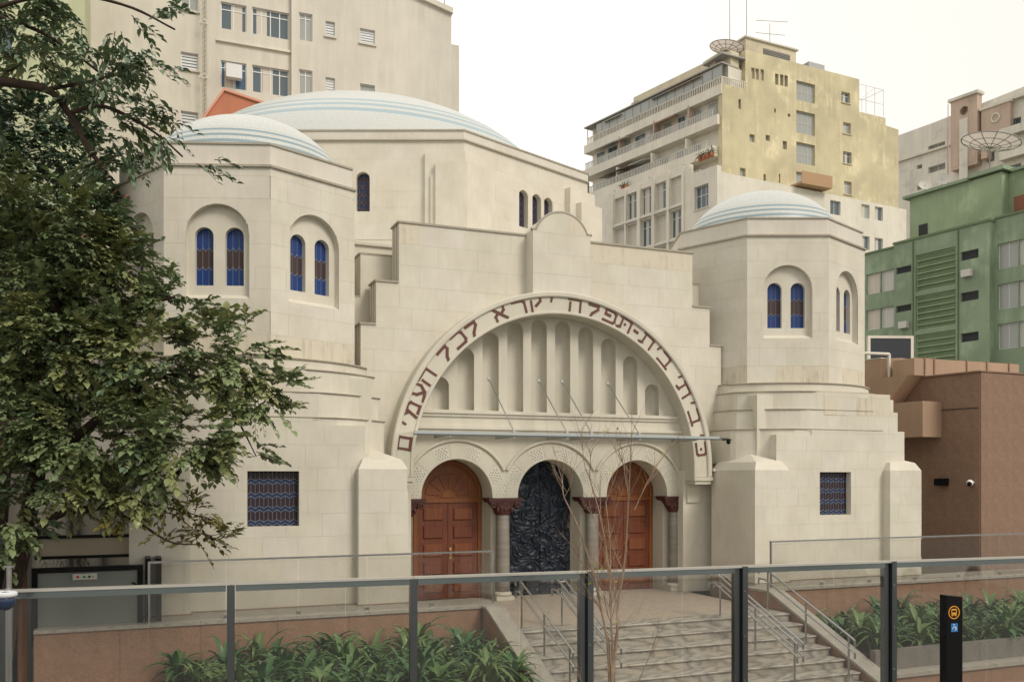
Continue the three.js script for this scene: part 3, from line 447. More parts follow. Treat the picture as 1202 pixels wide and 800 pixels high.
// --- hall behind, with its octagonal drum and broad dome
mesh('hall_wall', [bx(-6.4, 6.4, -1.6, 8.5, -16, -1.5), bx(-8, 8, -1.6, 10.3, -30, -10.5)], m.stone[1], syn);
mesh('roof_flashing', [bx(-6.45, 6.45, 8.5, 8.56, -3, -1.44), bx(-8.05, 8.05, 10.3, 10.36, -30, -10.4)], m.pale, syn);
{
  const DZ = -14.4, DR = 7.67, ap = DR * Math.cos(PI / 8), fh = DR * Math.sin(PI / 8), gs = [], dw = part('drum_wall', syn);
  const plan = (o) => [[-8 - o, -14 + o * 0.5], [-fh * 1.848 - o * 0.7, DZ + DR * 0.7071 + o * 0.7], [0, DZ + DR + o * 1.08], [fh * 1.848 + o * 0.7, DZ + DR * 0.7071 + o * 0.7], [8 + o, -14 + o * 0.5], [8 + o, -29], [-8 - o, -29]];
  for (const deg of [-22.5, 22.5]) {
    const a = R(deg), mt = frame(0, DZ, a, ap), s = shp([[-fh, 10], [fh, 10], [fh, 13.4], [-fh, 13.4]]), ws = deg < 0 ? [-0.48, -1.1].map(x => x + 0.28) : [-0.3, 0.33, 0.9];
    for (const x of ws) s.holes.push(hole(archPts(x, 11.18, 12.2, 0.21, 14)));
    gs.push(extr(s, -0.5, -0.012).applyMatrix4(mt));
    if (Math.abs(deg) < 60) slabs(dw, Math.sin(a) * ap, DZ + Math.cos(a) * ap, a, x => { for (const c of ws) if (Math.abs(x - c) < 0.21) return [[10, 11.18], [12.2 + Math.sqrt(Math.max(0, 0.0441 - (x - c) ** 2)), 13.4]]; return [[10, 13.4]]; }, -fh, fh, 10.3, 13.4, { cw: 0.95, ch: 0.5, brk: ws.flatMap(x => [x - 0.21, x + 0.21]), fine: ws.map(x => [x - 0.21, x + 0.21]), wet: () => 0 });
    for (const x of ws) {
      const w = part('window', syn), gl = [extr(archPts(0, 11.18, 12.2, 0.21, 14), -0.01, 0)], ld = [];
      for (let j = 0; j < 5; j++) for (let i = 0; i < 3; i++) { const cx = -0.14 + i * 0.14, cy = 11.26 + j * 0.24; const t = new THREE.TorusGeometry(0.055, 0.009, 4, 10); t.translate(cx, cy, 0.012); ld.push(t, rod(V(cx, cy + 0.055, 0.012), V(cx, cy + 0.18, 0.012), 0.008, 0.008, 4)); }
      mesh('glass', gl, m.navyGlass, w); mesh('lattice', ld, M(0.2, 0.12, 0.09), w); w.applyMatrix4(mt.clone().multiply(new THREE.Matrix4().makeTranslation(x, 0, -0.2)));
    }
  }
  mesh('wall_body', [...gs, prism(plan(-0.6), 9, 13.4)], m.stone[1], dw);
  mesh('drum_parapet', [prism(plan(0.02), 13.4, 13.66)], m.stone[2], syn);
  mesh('drum_coping', [prism(plan(0.07), 13.36, 13.4), prism(plan(0.05), 13.66, 13.71)], m.coping, syn);
  const fp = (deg, s, off) => { const a = R(deg), r = ap + off; return [Math.sin(a) * r + Math.cos(a) * s, DZ + Math.cos(a) * r - Math.sin(a) * s]; };
  const wrap = (v, e, p, y0, y1) => { const c = DR + p / Math.cos(PI / 8); return prism([fp(v - 22.5, fh - e, -0.1), fp(v - 22.5, fh - e, p), [Math.sin(R(v)) * c, DZ + Math.cos(R(v)) * c], fp(v + 22.5, -fh + e, p), fp(v + 22.5, -fh + e, -0.1)], y0, y1); };
  for (const v of [0, 45, -45]) mesh('corner_buttress', v ? [wrap(v, 0.9, 0.5, 8, 12.4), wrap(v, 1.2, 0.25, 8, 12.9)] : [wrap(v, 1.2, 0.13, 8, 13.0), wrap(v, 0.86, 0.3, 8, 12.62), wrap(v, 1.02, 0.2, 8, 12.25)], m.stone[0], syn);
  const at = (t0, t1) => Array.from({ length: 17 }, (_, i) => { const t = R(lerp(t0, t1, i / 16)); return [9.0 * Math.sin(t), 13.2 + 5.75 * Math.cos(t)]; });
  const dome = mesh('great_dome', [lathe(at(0, 50), 96), lathe(at(51.6, 53.5), 96), lathe(at(55.4, 57.3), 96), lathe(at(59.5, 90), 96)], m.mosaic, syn); dome.position.set(0, 0, -20);
  for (const [t, u] of [[50, 51.6], [53.5, 55.4], [57.3, 59.5]]) mesh('blue_band', [lathe(at(t, u), 96)], m.mosaicPale, dome);
}
// place the facing slabs: the 300 that show largest as single slabs, the rest joined
slabList.forEach(s => { if (s.wet) s.score *= 20; }); slabList.sort((a, b) => b.score - a.score);
slabList.forEach((s, i) => { if (i < 300) mesh('stone_slab', [s.g], s.wet ? m.weather : m.stone[s.k], s.parent); });
mesh('stone_slabs', slabList.slice(300).map(s => s.g), m.stone[0], syn).userData.kind = 'stuff';
console.log('slabs', slabList.length);
// ---------------------------------------------------------------- ground, landing, stairs, terraces
const GY = -1.7;
struct('ground', [new THREE.PlaneGeometry(900, 900).rotateX(-PI / 2).translate(0, GY - 0.02, -100)], m.paving);
struct('road', [bx(-90, 90, GY - 0.02, GY - 0.016, 15.5, 36)], m.asphalt);
struct('pavement', [bx(-90, 90, GY - 0.2, GY + 0.1, 7.9, 15.4)], m.paving);
struct('opposite_pavement', [bx(-90, 90, GY - 0.2, GY + 0.1, 36.1, 41)], m.paving);
struct('landing', [bx(-2.62, 3.78, -1.6, -0.004, -1.3, 3.9)], m.landing);
const stairs = thing('staircase', 'veined grey stone steps rising to the synagogue doors', 'stairs');
for (let k = 0; k < 10; k++) { // each tread oversails its riser
  const y = -0.172 * k, z0 = 3.6 + 0.42 * k; mesh('step', [bx(-2.6, 3.76, y - 0.172 - 0.01, y - 0.036, z0 - 0.3, z0 + 0.385), extrX([[z0 - 0.1, y - 0.035], [z0 + 0.415, y - 0.035], [z0 + 0.428, y - 0.018], [z0 + 0.415, y], [z0 - 0.1, y]], -2.6, 3.76)], m.step, stairs);
}
// side walls of the stairs with sloping caps
for (const [x0, x1, lab] of [[-3.02, -2.62, 'sloping cheek wall of the stairs next to the shaded wooden door'], [3.78, 4.2, 'sloping cheek wall of the stairs next to the brown building']]) {
  const w = thing('cheek_wall', lab, 'wall'), prof = (d) => [[2.3, -1.68], [7.85, -1.68], [7.85, -1.45 - d], [7.4, -1.3 - d], [3.25, 0.4 - d], [2.3, 0.4 - d]];
  mesh('wall', [extrX(prof(0.06), x0 + 0.03, x1 - 0.03)], m.terracotta, w);
  mesh('capstone', [extrX([[2.3, 0.345], [3.23, 0.345], [7.38, -1.355], [7.85, -1.5], [7.88, -1.45], [7.4, -1.3], [3.25, 0.4], [2.3, 0.4]], x0, x1, 0.006)], m.capstone, w);
}
// terraces in front of the towers, faced in brown granite panels
function terrace(x0, x1, lab, n) {
  const t = thing('terrace_wall', lab, 'wall'); mesh('core', [bx(x0, x1, -1.68, 0.34, 1.9, 2.94)], m.core, t);
  const w = (x1 - x0) / n; for (let i = 0; i < n; i++) mesh('granite_panel', [bx(x0 + i * w + 0.003, x0 + (i + 1) * w - 0.003, -0.62, 0.338, 2.94, 2.965)], m.terracotta, t), mesh('granite_panel', [bx(x0 + i * w + 0.003, x0 + (i + 1) * w - 0.003, -1.68, -0.626, 2.94, 2.965)], m.terracotta, t);
  for (let i = 0; i < n; i++) mesh('capstone', [bx(x0 + i * w + 0.002, x0 + (i + 1) * w - 0.002, 0.34, 0.4, 1.9, 3.0)], m.capstone, t);
  return t;
}
terrace(-11.0, -3.02, 'brown granite terrace wall beside the platform lift', 6);
terrace(4.2, 16, 'brown granite terrace wall below the brown building', 8);
// glass guard rails on the terraces
function guard(x0, x1, n, lab) {
  const g = thing('guard_rail', lab, 'railing', [0, 0.4, 2.86]); const w = (x1 - x0) / n;
  mesh('handrail', [bx(x0 - 0.02, x1 + 0.02, 1.05, 1.085, -0.025, 0.025)], m.steel, g);
  for (let i = 0; i < n; i++) mesh('glass_panel', [bx(x0 + i * w + 0.008, x0 + (i + 1) * w - 0.008, 0.02, 1.048, -0.006, 0.006)], m.pane, g);
  for (const x of [x0, x1]) mesh('end_post', [bx(x - 0.02, x + 0.02, 0, 1.05, -0.02, 0.02)], m.steel, g);
  for (let i = 1; i < n; i++) mesh('clamp', [bx(x0 + i * w - 0.04, x0 + i * w + 0.04, 0, 0.07, -0.025, 0.025)], m.steel, g);
}
guard(-9.2, -2.72, 5, 'glass guard rail in front of the tower behind the leafy tree'); guard(4.15, 15.8, 8, 'glass guard rail running toward the brown building');
// tubular stair rails
function stairRail(x, double, lab, z0 = 3.55, len = 2.35, up = 0) {
  const g = thing('stair_rail', lab, 'handrail', [x, 0, 0]), sl = -0.41, r = 0.021;
  const one = (dx, hgt) => { const p = [V(dx, up + hgt - 0.13, z0 - 0.22), V(dx, up + hgt - 0.02, z0 - 0.22), V(dx, up + hgt, z0 - 0.2), V(dx, up + hgt, z0), V(dx, up + hgt + sl * len, z0 + len), V(dx, up + hgt + sl * len - 0.03, z0 + len + 0.05), V(dx, up + hgt + sl * len - 0.14, z0 + len + 0.05)]; const gs = []; for (let i = 0; i + 1 < p.length; i++) gs.push(rod(p[i], p[i + 1], r, r, 10)); return gs; };
  for (const dx of double ? [-0.07, 0.07] : [0]) { mesh('upper_tube', one(dx, 0.94), m.steel, g); mesh('lower_tube', one(dx, 0.7), m.steel, g); }
  for (let k = 0; k < 3; k++) { const z = z0 + 0.1 + k * len * 0.46, y = up + 0.94 + sl * Math.max(0, z - z0); mesh('baluster', [rod(V(0, up ? 0.36 + sl * Math.max(0, z - z0) : y - 1.12, z), V(0, y, z), 0.02, 0.02, 8)].concat(double ? [rod(V(-0.07, y - 0.02, z), V(0.07, y - 0.02, z), 0.012), rod(V(-0.07, y - 0.26, z), V(0.07, y - 0.26, z), 0.012)] : []), m.steel, g); }
}
stairRail(-2.42, false, 'single steel stair rail against the cheek wall below the shaded wooden door');
stairRail(-1.55, true, 'double steel stair rail below the dark bronze door');
stairRail(2.1, true, 'double steel stair rail below the door behind the sapling', 3.7, 2.6);
stairRail(3.45, false, 'single steel stair rail beside the bed with the dark sign post', 3.55, 2.7);

// planting beds with kerbs
function bed(x0, x1, z1, lab) {
  const b = thing('planter_bed', lab, 'planter'); mesh('soil', [bx(x0, x1, -1.6, -0.62, 2.97, z1)], m.soil, b);
  const n = Math.round((x1 - x0) / 1.4), w = (x1 - x0) / n;
  for (let i = 0; i < n; i++) { mesh('kerbstone', [bx(x0 + i * w + 0.003, x0 + (i + 1) * w - 0.003, -1.1, -0.5, z1, z1 + 0.14)], m.curb, b); mesh('ledge_stone', [bx(x0 + i * w + 0.003, x0 + (i + 1) * w - 0.003, -0.98, -0.9, z1 + 0.14, z1 + 0.5)], m.capstone, b); mesh('front_panel', [bx(x0 + i * w + 0.003, x0 + (i + 1) * w - 0.003, -1.68, -0.98, z1 + 0.14, z1 + 0.44)], m.terracotta, b); }
}
bed(-11.0, -3.03, 6.2, 'long planting bed below the lift-side terrace, full of strap-leaved plants'); bed(4.21, 15.5, 5.9, 'planting bed behind the dark sign post, full of strap-leaved plants');

// ---------------------------------------------------------------- platform lift beside the tower
{
  const l = thing('platform_lift', 'glass platform lift with black frame in front of the grey side wall', 'lift', [-10.6, 0.4, 2.4]);
  const fr = (x0, x1, y0, y1, z, t = 0.09) => [bx(x0, x1, y0, y0 + t, z - 0.05, z + 0.05), bx(x0, x1, y1 - t, y1, z - 0.05, z + 0.05), bx(x0, x0 + t, y0 + t, y1 - t, z - 0.05, z + 0.05), bx(x1 - t, x1, y0 + t, y1 - t, z - 0.05, z + 0.05)];
  mesh('door_frame', fr(-0.45, 1.3, -0.3, 1.02, 0.3), m.black, l); mesh('door_glass', [bx(-0.37, 1.22, -0.22, 0.94, 0.29, 0.31)], m.frosted, l);
  mesh('upper_frame', fr(-0.48, 1.25, 1.1, 1.52, -0.5, 0.055), m.black, l); mesh('upper_panel', [bx(-0.43, 1.2, 1.15, 1.47, -0.51, -0.49)], M(0.42, 0.37, 0.27, { map: T.plaster, roughness: 0.4 }), l);
  for (const x of [1.34, 1.52]) mesh('side_post', [bx(x, x + 0.09, -0.3, 1.12, -0.6 + (x > 1.4 ? 0.1 : 0), 0.32)], m.black, l);
  mesh('side_glass', [bx(1.43, 1.52, -0.2, 1.0, 0.24, 0.26)], m.paneGreen, l);
  const pn = mesh('control_panel', [bx(0.18, 0.56, 0.8, 0.9, 0.31, 0.36)], M(0.6, 0.58, 0.52), l);
  for (const [x, c] of [[0.26, [0.5, 0.02, 0.02]], [0.36, [0.02, 0.3, 0.06]], [0.44, [0.02, 0.1, 0.06]], [0.5, [0.4, 0.4, 0.38]]]) mesh('button', [new THREE.CylinderGeometry(0.022, 0.022, 0.02, 12).rotateX(PI / 2).translate(x, 0.85, 0.365)], M(...c), pn);
  mesh('door_handle', [rod(V(1.12, 0.72, 0.38), V(1.3, 0.62, 0.38), 0.016)], m.black, l);
  mesh('door_post', [bx(-0.66, -0.53, -1.2, 1.3, 0.2, 0.32)], M(0.2, 0.1, 0.05, { map: T.wood }), l);
}
{ // side wall and pipes between synagogue and its neighbour
  const w = thing('side_building', 'shaded grey concrete wall with drain pipes behind the platform lift', 'building'); mesh('wall', [bx(-22, -9.32, GY, 7.5, -9, -1.6)], M(0.48, 0.455, 0.41, { map: T.oldwall }), w);
  for (const x of [-10.1, -10.6, -10.75, -11.5]) mesh('drain_pipe', [rod(V(x, -1.4, -1.52), V(x, 7.3, -1.52), 0.05, 0.05, 10)], M(0.16, 0.155, 0.15), w);
  for (const y of [0.6, 3.2, 5.8]) mesh('string_course', [bx(-22, -9.33, y, y + 0.08, -1.6, -1.5)], M(0.34, 0.32, 0.28, { map: T.oldwall }), w);
  const g = thing('entrance_gate', 'dark slatted gate under the leafy tree left of the lift', 'gate', [-13.0, GY, 2.0]); for (let i = 0; i < 14; i++) mesh('slat', [bx(-0.9 + i * 0.19, -0.9 + i * 0.19 + 0.15, 0.1, 3.2, -0.02, 0.02)], m.black, g); mesh('rail', [bx(-0.95, 1.8, 3.1, 3.18, -0.04, -0.021), bx(-0.95, 1.8, 0.3, 0.38, -0.04, -0.021)], m.black, g);
}
// ---------------------------------------------------------------- tall glass street fence
{
  const a = R(-5), f = thing('glass_fence', 'tall glass street fence with steel posts and top rail', 'fence', [-3.89, GY + 0.1, 9.35], a), H = 3.31; // local x runs along the fence
  const posts = [-9.2, -6.88, -4.5, -2.32, 0, 2.32, 4.82, 7.75, 9.9];
  posts.forEach((x, i) => {
    const dbl = x > -1;
    if (dbl) { mesh('post', [bx(x - 0.095, x - 0.02, 0, H + 0.02, -0.09, 0.0), bx(x + 0.005, x + 0.085, 0, H + 0.02, -0.05, 0.05), bx(x - 0.02, x + 0.005, 0, H, -0.06, -0.03)], m.darkSteel, f); for (let k = 0; k < 5; k++) mesh('bolt', [new THREE.CylinderGeometry(0.012, 0.012, 0.02, 8).rotateX(PI / 2).translate(x + 0.03, 0.5 + k * 0.62, 0.055)], m.steel, f); }
    else mesh('post', [bx(x - 0.045, x + 0.045, 0, H, -0.06, 0.04)], m.darkSteel, f);
    if (i + 1 < posts.length) {
      const x1 = posts[i + 1], p0 = x + (dbl ? 0.1 : 0.055), p1 = x1 - (x1 > -1 ? 0.105 : 0.055), mid = lerp(p0, p1, 0.62), g0 = 0.12;
      mesh('top_rail', [bx(x + 0.004, x1 - 0.004, H, H + 0.028, -0.045, 0.045)], m.rail, f); mesh('rail_channel', [bx(p0, p1, H - 0.075, H - 0.002, 0.012, 0.028), bx(p0, p1, H - 0.075, H - 0.002, -0.03, -0.014)], m.channel, f);
      for (const [ga, gb] of [[p0, mid - 0.006], [mid + 0.006, p1]]) mesh('glass_panel', [bx(ga, gb, g0, H - 0.02, -0.012, -0.004), bx(ga, gb, g0, H - 0.02, 0.002, 0.010)], m.pane, f);
      mesh('bottom_rail', [bx(p0, p1, 0.02, 0.12, -0.03, 0.03)], m.darkSteel, f);
    }
  });
}
// ---------------------------------------------------------------- bus-stop totem
{
  const t = thing('bus_stop_totem', 'slim black totem with orange bus symbol and blue wheelchair sign', 'sign', [-0.38, GY + 0.1, 12.05], R(-8));
  mesh('body', [extr([[-0.115, 0], [0.115, 0], [0.115, 3.15], [-0.115, 3.175]], -0.06, 0.06, 0.006)], m.black, t);
  const or = M(0.75, 0.33, 0.03, { roughness: 0.5 }), bl = M(0.02, 0.16, 0.42, { roughness: 0.5 }), wh = M(0.75, 0.78, 0.8, { roughness: 0.5 });
  const c = mesh('bus_symbol', [extr((() => { const s = shp(arcPts(0, 0, 0.078, 0, 360, 40)); s.holes.push(hole(arcPts(0, 0, 0.068, 0, 360, 40))); return s; })(), 0, 0.003),
    extr((() => { const s = shp([[-0.036, -0.032], [0.036, -0.032], [0.038, 0.03], [0.028, 0.042], [-0.028, 0.042], [-0.038, 0.03]]); s.holes.push(hole([[-0.028, 0.0], [0.028, 0.0], [0.029, 0.026], [-0.029, 0.026]])); s.holes.push(hole(arcPts(-0.022, -0.018, 0.007, 0, 360, 10))); s.holes.push(hole(arcPts(0.022, -0.018, 0.007, 0, 360, 10))); return s; })(), 0, 0.003),
    bx(-0.03, -0.016, -0.044, -0.033, 0, 0.003), bx(0.016, 0.03, -0.044, -0.033, 0, 0.003)], or, t); c.position.set(-0.01, 2.97, 0.0605);
  const q = mesh('wheelchair_sign', [bx(-0.046, 0.046, -0.05, 0.05, 0, 0.003)], bl, t); q.position.set(-0.005, 2.79, 0.0605);
  mesh('wheelchair_symbol', [extr((() => { const s = shp(arcPts(-0.006, -0.014, 0.023, -60, 200, 20).concat(arcPts(-0.006, -0.014, 0.018, 200, -60, 20))); return s; })(), 0, 0.002), extr(arcPts(-0.008, 0.036, 0.007, 0, 360, 12), 0, 0.002), extr([[-0.012, 0.026], [-0.005, 0.026], [-0.004, 0.006], [0.016, 0.004], [0.026, -0.03], [0.032, -0.028], [0.02, 0.01], [-0.003, 0.012], [0.012, 0.014], [0.012, 0.019], [-0.003, 0.019]].slice(0, 8), 0, 0.002)], wh, q).position.z = 0.0031;
}
{ // lamp-like camera post at the street edge
  const p = thing('camera_post', 'chrome post with blue dome camera at the fence end', 'camera', [-10.66, GY + 0.1, 9.15]);
  mesh('pole', [rod(V(0, 0, 0), V(0, 3.4, 0), 0.035), rod(V(0, 3.4, 0), V(0, 3.62, 0), 0.025), rod(V(0, 3.62, 0), V(0, 3.64, 0), 0.05)], m.steel, p);
  mesh('dome', [new THREE.SphereGeometry(0.1, 20, 14).translate(-0.02, 3.28, 0.14)], M(0.02, 0.035, 0.08, { roughness: 0.15 }), p); mesh('collar', [new THREE.TorusGeometry(0.09, 0.03, 8, 20).rotateX(PI / 2).translate(-0.02, 3.35, 0.14)], M(0.6, 0.62, 0.65), p);
}
// ---------------------------------------------------------------- vegetation
function leafBlade(base, az, len, w, rise) { // one arching strap leaf with a folded midrib
  const N = 5, pos = [], idx = [], d = V(Math.cos(az), 0, Math.sin(az)), s = V(-d.z, 0, d.x);
  for (let i = 0; i <= N; i++) { const t = i / N, r = len * (0.35 * t + 0.55 * t * t * (1.4 - rise * 0.5)), y = len * (rise * t * 1.05 - (0.55 + 0.35 * (1.2 - rise)) * t * t * t), ww = w * Math.sin(PI * Math.pow(0.12 + 0.88 * t, 0.75)) * 0.5 + 0.002; const c = base.clone().addScaledVector(d, r); c.y += y; const a = c.clone().addScaledVector(s, ww), b = c.clone().addScaledVector(s, -ww); a.y += ww * 0.5; b.y += ww * 0.5; pos.push(a.x, a.y, a.z, c.x, c.y, c.z, b.x, b.y, b.z); }
  for (let i = 0; i < N; i++) { const p = i * 3; idx.push(p, p + 3, p + 1, p + 1, p + 3, p + 4, p + 1, p + 4, p + 2, p + 2, p + 4, p + 5); }
  const g = new THREE.BufferGeometry(); g.setAttribute('position', new THREE.Float32BufferAttribute(pos, 3)); g.setIndex(idx); g.computeVertexNormals(); return g;
}
// ---------------------------------------------------------------- buildings around and behind
const at = (x, z, deg) => new THREE.Matrix4().makeRotationY(R(deg)).setPosition(x, 0, z);
const bm = {
  cream: M(0.71, 0.685, 0.61, { map: T.plaster }), creamLight: M(0.80, 0.77, 0.68, { map: T.plaster }), olive: M(0.73, 0.665, 0.445, { map: T.patchy }), oliveLight: M(0.70, 0.65, 0.5, { map: T.oldwall }),
  green: M(0.31, 0.41, 0.285, { map: T.patchy }), greenLight: M(0.35, 0.455, 0.29, { map: T.patchy }), greenTrim: M(0.17, 0.25, 0.14, { map: T.oldwall }), white: M(0.78, 0.76, 0.70, { map: T.oldwall }), pink: M(0.60, 0.48, 0.40, { map: T.oldwall }),
  brown: M(0.40, 0.265, 0.19, { map: T.granite, roughness: 0.8 }), brownLight: M(0.42, 0.28, 0.2, { map: T.granite, roughness: 0.8 }), duct: M(0.46, 0.32, 0.225, { map: T.plaster, roughness: 0.55 }),
  salmon: M(0.56, 0.22, 0.13, { map: T.oldwall }), mint: M(0.58, 0.62, 0.42, { map: T.oldwall }),
  frame: M(0.66, 0.68, 0.68, { roughness: 0.5 }), frameDark: M(0.18, 0.18, 0.17), glass: M(0.10, 0.135, 0.155, { roughness: 0.08 }), glassBlue: M(0.06, 0.12, 0.2, { roughness: 0.08 }), glassPale: M(0.34, 0.36, 0.34, { roughness: 0.15 }), curtain: M(0.58, 0.54, 0.46, { roughness: 0.9 }), shutter: M(0.55, 0.54, 0.5, { roughness: 0.7 }), dark: M(0.03, 0.032, 0.034), grey: M(0.30, 0.30, 0.29, { map: T.oldwall }), metal: M(0.3, 0.27, 0.25, { roughness: 0.6 }), aw: M(0.36, 0.35, 0.33),
};
// a wall face with real openings; each window a part with frame and pane set back in the reveal
function face(B, mt, outline, wins, mat, { thick = 0.6, reveal = 0.18, fm = bm.frame, name = 'wall' } = {}) {
  const s = shp(outline); for (const w of wins) s.holes.push(hole([[w.x0, w.y0], [w.x1, w.y0], [w.x1, w.y1], [w.x0, w.y1]]));
  mesh(name, [extr(s, -thick, 0).applyMatrix4(mt)], mat, B);
  for (const w of wins) {
    const g = part('window', B), t = w.t ?? 0.05, W = w.x1 - w.x0, H = w.y1 - w.y0, n = w.n ?? 2, fr = [bx(w.x0, w.x1, w.y0, w.y0 + t, -0.06, 0), bx(w.x0, w.x1, w.y1 - t, w.y1, -0.06, 0), bx(w.x0, w.x0 + t, w.y0 + t, w.y1 - t, -0.06, 0), bx(w.x1 - t, w.x1, w.y0 + t, w.y1 - t, -0.06, 0)];
    for (let i = 1; i < n; i++) fr.push(bx(w.x0 + W * i / n - t / 2, w.x0 + W * i / n + t / 2, w.y0 + t, w.y1 - t, -0.055, -0.003));
    if (w.tr) fr.push(bx(w.x0 + t, w.x1 - t, w.y0 + H * w.tr - t / 2, w.y0 + H * w.tr + t / 2, -0.056, -0.002));
    if (w.k == 'louvre') { const sl = []; for (let i = 0; i < 5; i++) { const y = w.y0 + t + (H - 2 * t) * (i + 0.5) / 5; sl.push(bx(w.x0 + t, w.x1 - t, y - 0.05, y + 0.05, -0.05, -0.01)); } mesh('slats', sl, bm.frame, g); }
    mesh('frame', fr, w.fm || fm, g);
    const pm = w.m || [bm.glass, bm.glass, bm.glassPale, bm.glassBlue][Math.floor(rnd() * 4)];
    mesh('pane', [bx(w.x0 + t * 0.5, w.x1 - t * 0.5, w.y0 + t * 0.5, w.y1 - t * 0.5, -0.045, -0.03)], pm, g);
    if (w.cur) { const c0 = w.x0 + t + (W - 2 * t) * rr(0, 0.4); mesh('curtain', [bx(c0, c0 + (W - 2 * t) * w.cur * 0.6, w.y0 + t, w.y1 - t, -0.029, -0.024)], bm.curtain, g); }
    g.applyMatrix4(mt.clone().multiply(new THREE.Matrix4().makeTranslation(0, 0, -reveal)));
    if (w.sill) mesh('sill', [bx(w.x0 - 0.08, w.x1 + 0.08, w.y0 - 0.1, w.y0 - 0.002, -0.1, 0.1).applyMatrix4(mt)], mat, B);
  }
}
const W = (x0, y0, x1, y1, o = {}) => ({ x0: Math.min(x0, x1), x1: Math.max(x0, x1), y0: Math.min(y0, y1), y1: Math.max(y0, y1), ...o });
const L = (B, name, mt, gs, mat) => mesh(name, gs.map(g => g.applyMatrix4(mt)), mat, B);

{ // cream apartment block behind the left tower
  const B = thing('apartment_block', 'tall cream apartment block with metal windows behind the great dome', 'building'), mt = at(0, -30, 0), ws = [];
  for (const dy of [3.0, 0, -3.06, -6.1]) {
    const y = 26.35 + dy - (dy < -1 ? -0.0 : 0); if (dy > 1) { ws.push(W(-7.3, 29.6 - 0.4, -6.43, 28.95 + 0.3 + 1)); continue; }
    ws.push(W(-5.33, y, -4.04, y + 1.4, { n: 2, tr: 0.75, cur: 0.8 }), W(-3.74, y, -1.83, y + 1.42, { n: 4, tr: 0.78, cur: 0.5 }), W(-1.29, y + 0.12, -0.58, y + 1.6, { n: 2, tr: 0.82 }), W(0.13, y + 0.6, 0.64, y + 1.4, { k: 'louvre', sill: 1, n: 1, t: 0.04 }), W(2.03, y + 0.56, 2.87, y + 1.36, { k: dy ? '' : 'louvre', tr: 0.3, sill: 1, n: 1 }), W(-7.3, y + 0.62, -6.45, y + 1.5, { k: dy ? 'louvre' : '', sill: 1, n: dy ? 1 : 2 }));
  }
  face(B, mt, [[-26, 0], [7.35, 0], [7.35, 29.5], [-9, 33.5], [-26, 33.5]], ws.filter(w => w.y1 < 29.4), bm.cream, { reveal: 0.12 });
  mesh('side_wing', [bx(7.35, 8.13, 0, 28.2, -40, -30.9), bx(-26, 7.3, 0, 29.3, -44, -30.7)], bm.cream, B); mesh('roof_coping', [extr([[-9.05, 33.45], [7.4, 29.45], [7.4, 29.75], [-9.05, 33.75]], -30.35, -29.8)], bm.creamLight, B);
  for (const [x0, x1] of [[-6.05, -5.62], [-1.74, -1.42]]) mesh('pilaster', [bx(x0, x1, 0, 29.9, -30, -29.72)], bm.cream, B);
  for (const y of [22.6, 25.75, 28.8]) mesh('spandrel_band', [bx(-5.6, -1.75, y - 0.12, y, -30, -29.86)], bm.creamLight, B);
  { const gs = []; for (const x of [-6.35, -6.1]) gs.push(rod(V(x, 14, -29.6), V(x, 33, -29.6), 0.022, 0.022, 5)); for (let y = 14; y < 33; y += 0.25) gs.push(rod(V(-6.35, y, -29.6), V(-6.1, y + 0.25, -29.6), 0.012, 0.012, 4)); for (let y = 15; y < 33; y += 2.8) gs.push(rod(V(-6.45, y, -29.5), V(-6.0, y, -29.5), 0.03, 0.03, 5), rod(V(-6.45, y, -29.5), V(-6.2, y + 0.25, -29.5), 0.02, 0.02, 5), rod(V(-6.0, y, -29.5), V(-6.2, y + 0.25, -29.5), 0.02, 0.02, 5)); mesh('cable_ladder', gs, bm.creamLight, B); }
  mesh('air_conditioner', [bx(-5.1, -4.3, 23.7, 24.4, -29.95, -29.55)], bm.frame, B); mesh('antenna', [rod(V(7.0, 29.6, -30.2), V(7.0, 31.6, -30.2), 0.03), rod(V(6.7, 31.2, -30.2), V(7.3, 31.3, -30.2), 0.02)], bm.metal, B);
}
{ const B = thing('mint_building', 'pale green building behind the overhanging branch', 'building'); face(B, at(-11.5, -24, 0), [[-14, 0], [0, 0], [0, 30], [-14, 30]], [W(-4, 17.5, -2.8, 18.8), W(-7, 17.5, -5.8, 18.8), W(-4, 20.8, -2.8, 22.1), W(-7, 20.8, -5.8, 22.1)], bm.mint); mesh('side_wall', [bx(-25.4, -11.52, 0, 29.98, -30, -24.62)], bm.mint, B); }
{ const B = thing('salmon_roof_house', 'salmon painted gable wall beside the great dome', 'building'); mesh('wall', [extr([[-7.0, 6], [-1, 6], [-1, 20.2], [-3.6, 20.75], [-5.6, 21.1], [-6.6, 19.6], [-7, 18]], -27.6, -25)], bm.salmon, B); mesh('roof_edge', [extr([[-6.68, 19.5], [-5.62, 21.2], [-0.95, 20.3], [-0.95, 20.2], [-5.58, 21.08], [-6.6, 19.45]], -27.7, -24.9)], M(0.6, 0.3, 0.2), B); }

